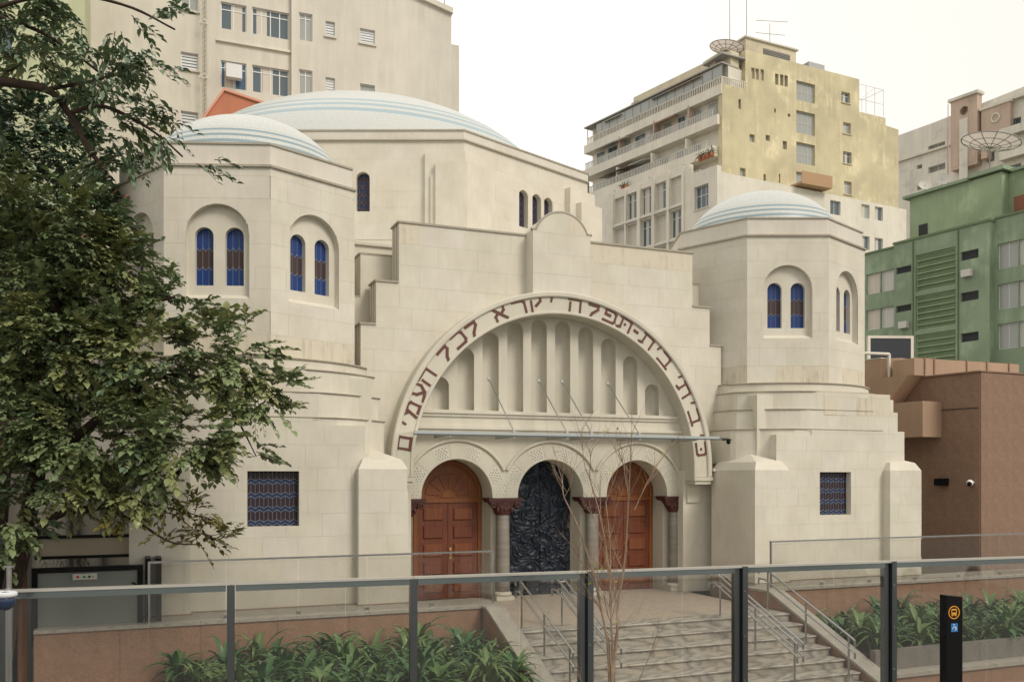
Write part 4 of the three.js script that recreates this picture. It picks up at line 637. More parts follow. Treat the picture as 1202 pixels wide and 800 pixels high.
{ // olive tower block with terraces
  const B = thing('terraced_tower_block', 'olive yellow tower block with stepped terraces and roof penthouse', 'building'), mr = at(43.66, -55.3, 4), ml = at(43.66, -55.3, -77);
  const ws = [[9.53, 43.43, 12.08, 41.44], [9.53, 40.38, 12.08, 38.09], [9.53, 37.15, 12.08, 35.0], [9.53, 34.1, 12.08, 32.0]].map(w => W(...w, { n: 3, tr: 0.5, t: 0.05, m: bm.glassPale, fm: bm.shutter }))
    .concat([[15.79, 43.45, 17.01, 42.32], [16.03, 40.26, 17.13, 39.09], [16.03, 37.2, 17.25, 35.95], [16.15, 34.07, 17.25, 32.69]].map(w => W(...w, { n: 2, tr: 0.7, sill: 1, cur: 0.5 })))
    .concat([[3.62, 43.58, 4.06, 42.48], [4.16, 43.6, 4.6, 42.5], [4.82, 43.65, 5.26, 42.54], [6.7, 43.58, 7.15, 42.46], [7.37, 43.63, 7.82, 42.5], [7.94, 43.65, 8.39, 42.52]].map((w, i) => W(...w, { n: 1, m: i < 3 ? bm.curtain : bm.grey, fm: bm.olive })))
    .concat([[2.01, 40.15, 2.33, 39.2], [6.59, 40.03, 6.81, 39.6], [8.39, 39.83, 8.73, 39.5], [3.4, 36.93, 4.06, 36.19], [5.48, 37.19, 6.03, 36.6], [7.71, 36.95, 8.28, 36.1], [2.2, 33.4, 2.9, 32.6], [5.2, 33.2, 5.5, 32.3], [7.2, 33.5, 7.4, 32.6]].map((w, i) => W(...w, { n: 1, t: 0.03, m: i == 3 || i == 6 ? bm.glassPale : bm.grey, fm: bm.oliveLight })));
  face(B, mr, [[0, 0], [24.24, 0], [24.24, 40.8], [18.37, 41.2], [18.37, 45.2], [2.87, 45.2], [2.87, 41.3], [0, 41.3]], ws, bm.olive, { name: 'end_wall', reveal: 0.25 });
  L(B, 'side_body', mr, [bx(3, 24.1, 0, 40.6, -18, -0.62), bx(3, 18.3, 40, 45, -18, -0.63)], bm.olive);
  L(B, 'penthouse', mr, [bx(4.2, 10.9, 45.2, 47.3, -8, -1.5)], bm.oliveLight); L(B, 'penthouse_louvre', mr, [bx(6.5, 10, 45.6, 46.7, -1.52, -1.44), ...Array.from({ length: 6 }, (_, i) => bx(6.5, 10, 45.65 + i * 0.17, 45.73 + i * 0.17, -1.45, -1.38))], bm.grey); L(B, 'penthouse_roof', mr, [bx(4.0, 11.1, 47.3, 47.45, -8.2, -1.3)], bm.cream);
  L(B, 'water_tank', mr, [bx(12.2, 14.4, 45.2, 46.3, -4, -1)], M(0.4, 0.42, 0.43)); L(B, 'tank_shed', mr, [bx(10.9, 12.2, 45.2, 45.7, -3, -1)], bm.grey);
  L(B, 'roof_terrace_wall', mr, [bx(18.4, 22.6, 40.9, 41.9, -4, -0.3)], bm.olive);
  { const gs = []; for (const x of [18.6, 19.9, 21.2, 22.5]) for (const z of [-0.5, -3.5]) gs.push(rod(V(x, 41.9, z), V(x, 45, z), 0.035, 0.035, 5)); for (const y of [43.4, 45]) for (const z of [-0.5, -3.5]) gs.push(rod(V(18.6, y, z), V(22.5, y, z), 0.03, 0.03, 5)); gs.push(rod(V(18.6, 43, -0.5), V(21.2, 45, -0.5), 0.03, 0.03, 5), rod(V(22.5, 45, -0.5), V(22.5, 45, -3.5), 0.03, 0.03, 5)); L(B, 'roof_cage', mr, gs, bm.frame); }
  // terrace side: floor bands, recessed walls with doors, rails, awnings
  const floors = [[41.3, 43.35, 0], [38.35, 40.45, 0.25], [35.3, 37.0, 0.6], [32.5, 34.4, 1.0]];
  L(B, 'terrace_inner_wall', ml, [bx(-20.6, 0, 0, 43.3, -8, -0.85)], bm.creamLight);
  floors.forEach(([y0, y1, out], f) => {
    L(B, 'floor_band', ml, [bx(-21 - out, -0.02 - f * 0.3, y0 - 0.95, y0, -1.3, 0.1 + out)], bm.creamLight);
    const fx1 = f == 0 ? 0 : -0.4 - f * 0.5;
    { const gs = []; for (let x = -20.5; x < fx1 - 0.1; x += 0.24) gs.push(bx(x, x + 0.1, y0, y0 + 0.65, out, out + 0.06)); gs.push(bx(-20.6, fx1, y0 + 0.65, y0 + 0.72, out - 0.02, out + 0.08)); L(B, f ? 'terrace_rail' : 'balustrade', ml, gs, f ? bm.shutter : bm.creamLight); }
    for (let i = 0; i < 9; i++) { const x = -19.8 + i * 2.15 + rr(-0.2, 0.2), w = rr(1, 1.7); if (x + w > fx1 - 0.3) continue; const g = part('window', B); const gs = [bx(x, x + w, y0, y1 - 0.2, -0.85, -0.79)]; mesh('frame', gs, [bm.frame, bm.frame, bm.cream][i % 3], g); mesh('pane', [bx(x + 0.08, x + w / 2 - 0.04, y0 + 0.1, y1 - 0.3, -0.8, -0.75), bx(x + w / 2 + 0.04, x + w - 0.08, y0 + 0.1, y1 - 0.3, -0.8, -0.75)], rnd() < 0.5 ? bm.glass : bm.glassPale, g); g.applyMatrix4(ml); }
    for (let i = 0; i < 3; i++) { const x = rr(-19, -6), w = rr(2.5, 4.5); L(B, 'awning', ml, [extr([[-0.8, y1 - 0.05], [0.3 + out, y1 - 0.45], [0.3 + out, y1 - 0.4], [-0.8, y1 + 0.03]], -x - w, -x).rotateY(-PI / 2)], [bm.aw, M(0.42, 0.3, 0.22), bm.shutter][i]); }
    if (f) for (const x of [-15, -9.5, -4.5]) L(B, 'party_wall', ml, [bx(x, x + 0.15, y0, y1 + 0.1, -1.3, out - 0.1)], [bm.cream, bm.pink, bm.creamLight][f % 3]);
  });
  L(B, 'top_glazing', ml, [bx(-19, -0.1, 42.0, 43.2, -0.12, -0.08)], bm.glassPale); { const gs = []; for (let x = -20.6; x <= 0; x += 1.28) gs.push(bx(x, x + 0.05, 41.3, 43.3, -0.14, -0.06)); L(B, 'glazing_bars', ml, gs, bm.frameDark); }
  L(B, 'top_roof', ml, [bx(-21, 0.05, 43.3, 43.42, -2.5, 0.15)], bm.aw); L(B, 'roof_parapet', ml, [bx(-14, 0, 43.42, 44.9, -2.4, -1.2), bx(-14.4, -13.2, 43.42, 44.4, -2.4, -1.2)], bm.oliveLight);
  L(B, 'corner_balcony_wall', mr, [bx(0.4, 2.8, 41.3, 44.3, -2.4, -1.6)], bm.pink); { const gs = []; for (let x = 0.05; x < 2.85; x += 0.24) gs.push(bx(x, x + 0.1, 41.3, 41.95, -0.06, 0)); gs.push(bx(0, 2.86, 41.95, 42.02, -0.08, 0.02)); L(B, 'corner_rail', mr, gs, bm.creamLight); } L(B, 'corner_roof', mr, [bx(-0.1, 2.86, 44.2, 44.32, -3, 0.1)], bm.aw);
  // rooftop aerials and dish
  const p = V(2.6, 46.3, -2.6).applyMatrix4(mr), d = thing('satellite_dish', 'slatted satellite dish on the olive tower block roof', 'satellite dish', [p.x, p.y, p.z]); dish(d, 1.7, 0.16, 0.9, -0.2);
  for (const [x, z, h, c] of [[3.4, -3, 6, 0], [5.6, -3, 10, 0], [9.6, -4, 4, 1]]) { const q = V(x, 47, z).applyMatrix4(mr), a = thing('roof_aerial', c ? 'branching television aerial on the olive block penthouse' : x < 5 ? 'short whip aerial beside the slatted dish on the olive block' : 'tall thin aerial on the olive block penthouse', 'antenna', [q.x, q.y, q.z]); mesh('mast', [rod(V(0, -2, 0), V(0, h, 0), 0.05, 0.03, 5)], bm.metal, a); if (c) mesh('arms', [rod(V(-1.8, h, 0), V(2.4, h + 0.6, 0), 0.03, 0.03, 5), rod(V(-1.8, h - 1.3, 0), V(2, h - 0.9, 0), 0.03, 0.03, 5)], bm.metal, a); }
}
function dish(g, r, tilt, az, mastH) {
  const gs = [], pr = t => 0.22 * r * t * t; for (let k = 0; k < 12; k++) { const a = k / 12 * 2 * PI, ps = []; for (let i = 0; i <= 5; i++) { const t = i / 5; ps.push(V(Math.cos(a) * r * t, pr(t), Math.sin(a) * r * t)); } for (let i = 0; i < 5; i++) gs.push(rod(ps[i], ps[i + 1], 0.035, 0.03, 4)); }
  for (const t of [0.35, 0.68, 1]) for (let k = 0; k < 24; k++) { const a = k / 24 * 2 * PI, b = (k + 1) / 24 * 2 * PI; gs.push(rod(V(Math.cos(a) * r * t, pr(t), Math.sin(a) * r * t), V(Math.cos(b) * r * t, pr(t), Math.sin(b) * r * t), t == 1 ? 0.05 : 0.03, t == 1 ? 0.05 : 0.03, 4)); }
  const m1 = mesh('reflector_frame', gs, bm.metal, g); m1.rotation.set(tilt, az, 0, 'YXZ'); m1.position.y = mastH;
  const l = lathe(Array.from({ length: 9 }, (_, i) => [r * (i / 8), pr(i / 8) + 0.01]), 32); const mm = new THREE.MeshPhysicalMaterial({ color: lin(0.55, 0.5, 0.45), roughness: 0.9, transmission: 0.75, thickness: 0 }); const m2 = mesh('wire_mesh', l, mm, g); m2.rotation.copy(m1.rotation); m2.position.y = mastH;
  mesh('mast', [rod(V(0, -0.6, 0), V(0, mastH + 0.05, 0), 0.06, 0.05, 6)], bm.metal, g);
}
{ // cream lower block in front of the tower block
  const B = thing('office_block', 'cream low block with a grid of windows below the terraces', 'building'), ml = at(40.86, -52.12, -77), mr = at(40.86, -52.12, 4), ws = [];
  for (const y of [29.6, 26.35, 23.1, 19.9]) { for (const x of [-14.4, -12.5, -10.35, -8.25, -6.15]) ws.push(W(x, y, x + 1.52, y + 2.7, { n: 2, tr: 0.72, cur: rr(0.3, 0.9), t: 0.06, m: rnd() < 0.5 ? bm.glass : bm.curtain })); if (y > 29) ws.push(W(-2.9, 28.4, -1.1, 30.6, { n: 3, tr: 0.6, sill: 1 })); }
  face(B, ml, [[-19, 0], [0, 0], [0, 32.0], [-3.6, 32.0], [-3.6, 33.1], [-19, 33.1]], ws, bm.creamLight, { reveal: 0.35 }); for (const x of [-14.75, -12.72, -10.6, -8.5, -6.42, -4.42]) L(B, 'pier', ml, [bx(x, x + 0.24, 10, 33.0, 0, 0.14)], bm.creamLight); for (const y of [29.2, 25.95, 22.7]) for (const x of [-14.4, -12.5, -10.35, -8.25, -6.15]) L(B, 'window_ledge', ml, [bx(x, x + 1.6, y, y + 0.14, 0, 0.3)], bm.shutter);
  const w2 = []; for (const y of [29.36, 26.13]) for (const x of [18.5, 20.4]) w2.push(W(x, y, x + 1.15, y + 1.4, { n: 2, cur: 0.6 })); w2.push(W(14.2, 29.2, 15.6, 30.6, { n: 2 }));
  face(B, mr, [[0, 0], [25, 0], [25, 31.0], [0, 31.4]], w2, bm.creamLight, { reveal: 0.2, name: 'end_wall' }); L(B, 'body', ml, [bx(-19, -0.7, 0, 31, -12, -0.65)], bm.creamLight);
  L(B, 'balcony', mr, [bx(9.6, 13.6, 31.4, 31.6, -1, 0.9), bx(9.6, 13.6, 31.6, 32.6, 0.82, 0.9)], M(0.42, 0.27, 0.16));
  for (let i = 0; i < 6; i++) { const q = V(-5 - i * 0.5 + (i > 3 ? -6 : 4), 33.1, -0.4).applyMatrix4(ml), p = thing('potted_plant', 'potted plant on the terrace above the window grid', 'plant', [q.x, q.y, q.z], 0, 'potted plants on the terraces'), gs = []; for (let k = 0; k < 26; k++) { const a = rr(0, 6.3), l = rr(0.5, 1.1); gs.push(leafBlade(V(0, 0.3, 0), a, l, 0.07, rr(0.3, 1.1))); } mesh('leaves', gs, M(0.09, 0.15, 0.04), p); mesh('pot', [lathe([[0.001, 0], [0.18, 0], [0.25, 0.4], [0.001, 0.4]], 14)], bm.salmon, p); }
}
{ // green block
  const B = thing('green_block', 'green rendered block with louvred panels behind the brown annexe', 'building'), mt = at(50.23, -31.02, -82), q = (z) => at(50.23, -31.02, -82).multiply(new THREE.Matrix4().makeTranslation(0, 0, z));
  const ls = [[20.89, 17.75], [17.55, 14.6], [14.4, 11.3]].map(([a, b]) => W(-5.8, a, -2.25, b + 0.12, { n: 1, t: 0.12, m: bm.greenTrim, fm: bm.greenLight }));
  const sm = []; for (const y of [19.63, 16.45, 13.3]) sm.push(W(-7.65, y + 0.05, -6.2, y + 0.6, { n: 1, m: bm.dark, fm: bm.frameDark }), W(-1.82, y, -0.34, y + 0.7, { n: 1, m: bm.dark, fm: bm.frameDark }));
  face(B, mt, [[-7.82, 0], [0.55, 0], [0.55, 22.2], [-7.82, 22.2]], [...ls, ...sm], bm.green, { reveal: 0.15 });
  for (const w of ls) for (let i = 1; i < 6; i++) L(B, 'louvre_bar', mt, [bx(w.x0 + 0.1, w.x1 - 0.1, lerp(w.y0, w.y1, i / 6) - 0.05, lerp(w.y0, w.y1, i / 6) + 0.04, -0.14, -0.06)], bm.greenLight);
  face(B, q(-0.5), [[-26, 0], [-7.82, 0], [-7.82, 22.1], [-26, 22.1]], [18.6, 15.5, 12.4].flatMap(y => [W(-13.5, y, -11.2, y + 1.75, { n: 3, m: bm.shutter }), W(-11, y, -9.6, y + 1.75, { n: 2, m: bm.curtain }), W(-9.55, y, -8.0, y + 1.75, { n: 3, m: bm.shutter })]), bm.green);
  face(B, q(-0.6), [[0.55, 0], [16, 0], [16, 22.4], [0.55, 22.4]], [18.55, 15.5, 12.5].flatMap(y => [W(0.8, y, 2.4, y + 1.9, { n: 2, m: bm.glassPale }), W(2.45, y, 4.6, y + 1.9, { n: 3, m: bm.shutter }), W(5, y, 8, y + 1.9, { n: 3, m: bm.shutter })]), bm.green);
  L(B, 'coping', mt, [bx(-7.9, 0.62, 22.2, 22.38, -0.7, 0.1)], bm.greenTrim); L(B, 'wing_coping', q(-0.5), [bx(-26, -7.9, 22.1, 22.25, -0.7, 0.1)], bm.greenTrim); L(B, 'wing_coping', q(-0.6), [bx(0.62, 16, 22.4, 22.55, -0.7, 0.1)], bm.greenTrim);
  L(B, 'roof_block', q(-0.7), [bx(-6.84, 1.08, 22.2, 25.9, -7, 0), bx(1.08, 12, 22.2, 25.9, -7.1, -0.9)], bm.greenLight); L(B, 'roof_slab', q(-0.7), [bx(-7.3, -1.5, 25.9, 26.12, -7.3, 0.35), bx(-1.5, 1.4, 26.0, 26.3, -7.3, 0.36), bx(1.4, 12, 25.9, 26.12, -7.3, -0.6)], bm.green);
  L(B, 'hatch', q(-0.7), [bx(-6, -5.2, 22.45, 23.5, 0, 0.04)], bm.dark); L(B, 'roof_door', q(-0.7), [bx(1.5, 2.3, 22.4, 24, -0.9, -0.85)], M(0.25, 0.1, 0.06)); L(B, 'vent_pipe', q(-0.7), [rod(V(2.6, 22.3, -0.8), V(2.6, 26, -0.8), 0.06)], bm.greenTrim); L(B, 'body', mt, [bx(-25, 15.8, 0, 21.8, -12, -1.3)], bm.green); for (const [x, y] of [[-1.6, 18.3], [-7.2, 15.1]]) L(B, 'air_conditioner', mt, [bx(x, x + 0.8, y, y + 0.55, 0, 0.35)], bm.shutter); for (const x of [-6.02, -2.02]) L(B, 'drain_pipe', mt, [rod(V(x, 4, 0.06), V(x, 22.1, 0.06), 0.05, 0.05, 6)], bm.greenTrim);
  const p = V(-0.9, 26.3, -1.6).applyMatrix4(q(-0.7)), d = thing('satellite_dish', 'large rusty mesh satellite dish on the green block roof', 'satellite dish', [p.x, p.y, p.z]); dish(d, 2.15, 0.2, 0.9, 2.3);
  for (const [x, z, r, lab] of [[-4.6, -1, 0.62, 'grey solid dish on a pole at the green roof edge'], [-6.3, -1.2, 0.5, 'small grey dish at the corner of the green roof slab'], [3.0, -2.0, 0.55, 'small grey dish beside the green roof vent pipe']]) { const o = V(x, 26.12, z).applyMatrix4(q(-0.7)), s = thing('satellite_dish', lab, 'satellite dish', [o.x, o.y, o.z]); const sh = lathe(Array.from({ length: 8 }, (_, i) => [r * i / 7, 0.25 * r * (i / 7) ** 2]), 24); const c = mesh('reflector', sh, bm.shutter, s); c.rotation.set(1.1, -0.6, 0, 'YXZ'); c.position.y = 0.9; mesh('mast', [rod(V(0, 0, 0), V(0, 0.95, 0), 0.04)], bm.metal, s); }
  { const o = V(-4.4, 26, -1.5).applyMatrix4(q(-0.7)), a = thing('roof_aerial', 'tall slender whip aerial rising from the green roof', 'antenna', [o.x, o.y, o.z]); mesh('mast', [rod(V(0, 0, 0), V(0, 5.2, 0), 0.05), rod(V(0, 5.2, 0), V(0, 7.2, 0), 0.03)], M(0.4, 0.3, 0.26), a); }
}
{ // far pale apartment tower with pediment
  const B = thing('far_apartment_tower', 'far white and pink apartment tower with round opening in its crest', 'building'), mt = at(98.67, -76.05, -79), ws = [];
  for (const y of [51, 47.9, 44.8, 41.7]) ws.push(W(6.2, y - 2.3, 8.2, y, { n: 2, m: bm.glass }), W(8.8, y - 2.3, 11, y, { n: 2, m: bm.glassPale }), W(-5.2, y - 0.9, -2.6, y, { n: 2, m: bm.grey }), W(-7.0, y - 2.9, -6.2, y - 2.3, { n: 1, m: bm.grey }), W(3.6, y - 1.8, 4.6, y - 0.4, { n: 1, m: bm.glassPale }));
  face(B, mt, [[-26, 0], [24, 0], [24, 57], [9.6, 57], [9.6, 54.9], [-4.2, 54.2], [-10, 54.1], [-26, 52.5]], ws, bm.white, { reveal: 0.4 });
  const s = shp([[-1.0, 46], [2.84, 46], [2.84, 55.7], [-1.0, 55.7]]); s.holes.push(hole(arcPts(0.95, 53.9, 0.62, 0, 360, 24))); L(B, 'crest', mt, [extr(s, 0, 1.2)], bm.pink); L(B, 'crest_cap', mt, [bx(-1.3, 3.1, 55.7, 56.1, -0.2, 1.5)], bm.white); L(B, 'crest_strip', mt, [bx(0.3, 1.5, 40, 52.8, 1.2, 1.3)], bm.white);
  L(B, 'pink_bay', mt, [bx(3.2, 7.2, 49.5, 53.2, 0, 0.8)], bm.pink); L(B, 'bay_cap', mt, [bx(3.0, 7.4, 53.2, 53.6, 0, 1.0)], bm.white); const md = new THREE.TorusGeometry(0.55, 0.12, 6, 24); md.translate(5.2, 51.6, 0.85); L(B, 'medallion', mt, [md], bm.white);
  for (const y of [51.2, 48.1, 45]) L(B, 'balcony', mt, [bx(5.9, 12, y - 2.6, y - 2.4, 0, 1.2), bx(5.9, 12, y - 2.4, y - 1.5, 1.1, 1.2)], bm.white); L(B, 'cornice', mt, [bx(-26, -1.3, 50, 50.3, 0, 0.4), bx(7.4, 24, 53.4, 53.9, 0, 0.7)], bm.white); for (const y of [47.6, 44.4]) for (const x of [-0.8, 1.7, 3.4]) L(B, 'pink_panel', mt, [bx(x, x + 0.9, y - 1.2, y, 0, 1.24)], bm.pink);
  L(B, 'body', mt, [bx(-25.9, 23.9, 0, 52.4, -14, -0.62)], bm.white);
}
{ // brown annexe with ducts to the right
  const B = thing('brown_annexe', 'brown rendered annexe with boxed air ducts beside the synagogue', 'building'), mt = at(14.01, 0, -82);
  mesh('wall', [prism([[14.01, 0], [30, -0.6], [30, -14], [12.1, -14]], -1.68, 6.1)], bm.brown, B); mesh('front_render', [prism([[14.03, 0.0], [30, -0.58], [30, -0.55], [14.04, 0.04]], -1.66, 6.08)], bm.brown, B); mesh('parapet_cap', [prism([[13.96, 0.07], [30, -0.5], [30, -14], [12.04, -14]], 6.1, 6.14)], bm.brownLight, B);
  L(B, 'joint_band', mt, [bx(-6, -0.02, 5.02, 5.04, 0, 0.02)], bm.dark);
  const d1 = mesh('lower_duct', [bx(-6, -1.25, 4.18, 5.28, 0, 0.92).applyMatrix4(mt)], bm.duct, B); mesh('duct_flange', [bx(-3.08, -2.98, 4.15, 5.31, 0, 0.96).applyMatrix4(mt)], bm.duct, d1);
  L(B, 'slanted_duct', mt, [extr([[-4.9, 4.6], [-3.3, 4.6], [-1.9, 6.15], [-3.4, 6.15]], 0.02, 0.7)], bm.duct);
  const d2 = mesh('roof_duct', [prism([[-6.5, 0.35], [-3.2, 0.35], [-2.8, -0.1], [-2.8, -0.9], [-6.5, -0.9]], 6.05, 6.83).applyMatrix4(mt), bx(13.3, 17.9, 6.15, 6.7, -2.7, -1.8)], bm.duct, B); for (const x of [13.7, 14.1, 15.5, 16.4, 17.4]) mesh('duct_flange', [bx(x, x + 0.05, 6.12, 6.73, -2.73, -1.77)], bm.brownLight, d2);
  L(B, 'roof_sheet', mt, [bx(-6.5, -3.2, 6.835, 6.86, -0.8, 0.36)], M(0.6, 0.6, 0.56));
  L(B, 'wall_lamp', mt, [bx(-1.36, -1.0, 2.68, 2.9, 0, 0.22)], m.black);
  const c = mesh('security_camera', [rod(V(-0.2, 2.78, 0), V(-0.2, 2.78, 0.1), 0.05).applyMatrix4(mt), new THREE.SphereGeometry(0.1, 16, 12).translate(-0.2, 2.77, 0.16).applyMatrix4(mt)], M(0.75, 0.74, 0.7, { roughness: 0.4 }), B); mesh('camera_lens', [new THREE.SphereGeometry(0.07, 14, 10).translate(-0.16, 2.74, 0.24).applyMatrix4(mt)], m.black, c);
  const sgn = thing('roof_screen', 'dark panel in a white frame on the flat roof behind the annexe', 'screen', [14.9, 0, -4.4], R(-20)); mesh('panel', [bx(-0.75, 0.68, 6.95, 7.75, -0.05, 0.05)], M(0.02, 0.025, 0.035, { roughness: 0.4 }), sgn); mesh('frame', [bx(-0.83, 0.78, 7.75, 7.84, -0.06, 0.07), bx(0.68, 0.78, 6.14, 7.75, -0.06, 0.07), bx(-0.83, -0.75, 6.14, 7.75, -0.06, 0.07)], bm.white, sgn);
  const rl = thing('roof_rail', 'white tubular rail on the flat roof beside the dark panel', 'railing', [12.6, 0, -3.2]); mesh('tube', [rod(V(-1.2, 6.95, 0), V(0.75, 6.95, 0.3), 0.05), rod(V(0.75, 6.95, 0.3), V(0.75, 6.14, 0.3), 0.05), rod(V(-1.2, 6.14, 0), V(-1.2, 6.95, 0), 0.05)], bm.white, rl);
  const fl = thing('roof_shed', 'pale flat-roofed shed behind the annexe ducts', 'building', [20.5, 0, -14]); mesh('wall', [bx(-4, 5, 0, 7.0, -6, 0)], bm.cream, fl); mesh('roof', [bx(-4.2, 5.2, 7.0, 7.2, -6.2, 0.2)], bm.creamLight, fl);
}
const lm = (r, g, b, o = {}) => new THREE.MeshPhysicalMaterial({ color: lin(r, g, b), roughness: 0.38, transmission: 0.2, thickness: 0, side: THREE.DoubleSide, ...o });
function leafGeo(l, w, curl) { const pos = [0, 0, 0, w * 0.42, curl * 0.25 + w * 0.12, l * 0.3, 0, curl * 0.3, l * 0.35, -w * 0.42, curl * 0.25 + w * 0.12, l * 0.3, w * 0.4, curl * 0.4 + w * 0.1, l * 0.62, 0, curl * 0.5, l * 0.66, -w * 0.4, curl * 0.4 + w * 0.1, l * 0.62, 0, -curl * 0.2, l], idx = [0, 2, 1, 0, 3, 2, 1, 2, 5, 1, 5, 4, 2, 3, 6, 2, 6, 5, 4, 5, 7, 5, 6, 7]; const g = new THREE.BufferGeometry(); g.setAttribute('position', new THREE.Float32BufferAttribute(pos, 3)); g.setIndex(idx); g.computeVertexNormals(); g.setAttribute('uv', new THREE.Float32BufferAttribute(new Float32Array(16), 2)); return g; }
// crown: twigs spread through ellipsoid blobs, leaves set along each twig
function crown(tree, blobs, { dens, leaf, width, curl, mat, pal, droop, twigL = 0.4, perTwig = 11, name = 'crown' }) {
  const mats = [], cols = [], tw = [], q = new THREE.Quaternion(), up = V(0, 1, 0);
  for (const [x, y, z, rx, ry, rz = rx * 0.9] of blobs) {
    const n = Math.round(dens * rx * ry * rz * 4.19); let cc = null;
    for (let i = 0; i < n; i++) {
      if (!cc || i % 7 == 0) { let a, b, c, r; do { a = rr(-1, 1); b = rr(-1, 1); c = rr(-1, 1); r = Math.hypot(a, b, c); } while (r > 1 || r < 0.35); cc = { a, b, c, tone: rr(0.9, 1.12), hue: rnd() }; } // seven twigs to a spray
      const { a, b, c, tone, hue } = cc, p0 = V(x + a * rx * 0.87 + rr(-0.16, 0.16), y + b * ry * 0.87 + rr(-0.12, 0.12), z + c * rz * 0.87 + rr(-0.16, 0.16)), dir = V(a * 1.1 + rr(-0.6, 0.6), b * 0.7 + rr(-0.35, 0.5), c * 1.1 + rr(-0.6, 0.6)).normalize(), L = twigL * rr(0.6, 1.3), sd = V().crossVectors(dir, up).normalize();
      const pt = t => p0.clone().addScaledVector(dir, L * t).add(V(0, -droop * L * t * t, 0));
      tw.push(rod(pt(0), pt(0.5), 0.007, 0.005, 3), rod(pt(0.5), pt(1), 0.005, 0.002, 3));
      for (let k = 0; k < perTwig; k++) {
        const t = 0.1 + 0.9 * k / (perTwig - 1), side = k % 2 ? 1 : -1, ld = dir.clone().multiplyScalar(0.55 + 0.5 * t).addScaledVector(sd, side * rr(0.4, 1) * (k == perTwig - 1 ? 0.1 : 1)).add(V(rr(-0.2, 0.2), rr(-0.35, 0.25) - droop * 0.7, rr(-0.2, 0.2))).normalize();
        const nx = V().crossVectors(up, ld).normalize(), ny = V().crossVectors(ld, nx); const ro = rr(-0.5, 0.5), X = nx.clone().multiplyScalar(Math.cos(ro)).addScaledVector(ny, Math.sin(ro)), Y = V().crossVectors(ld, X), s = rr(0.5, 1.3);
        const mt = new THREE.Matrix4().makeBasis(X, Y, ld).scale(V(s, s, s)).setPosition(pt(t)); mats.push(mt);
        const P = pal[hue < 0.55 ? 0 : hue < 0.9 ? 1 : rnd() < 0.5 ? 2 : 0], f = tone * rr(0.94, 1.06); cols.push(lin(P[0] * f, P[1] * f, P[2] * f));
      }
    }
  }
  const im = new THREE.InstancedMesh(leafGeo(leaf, width, curl), mat, mats.length); mats.forEach((mt, i) => { im.setMatrixAt(i, mt); im.setColorAt(i, cols[i]); }); im.name = name; im.castShadow = im.receiveShadow = true; im.userData.kind = 'stuff'; tree.add(im);
  mesh('twigs', tw, m.bark, tree).userData.kind = 'stuff'; return mats.length;
}
let leaves = 0;
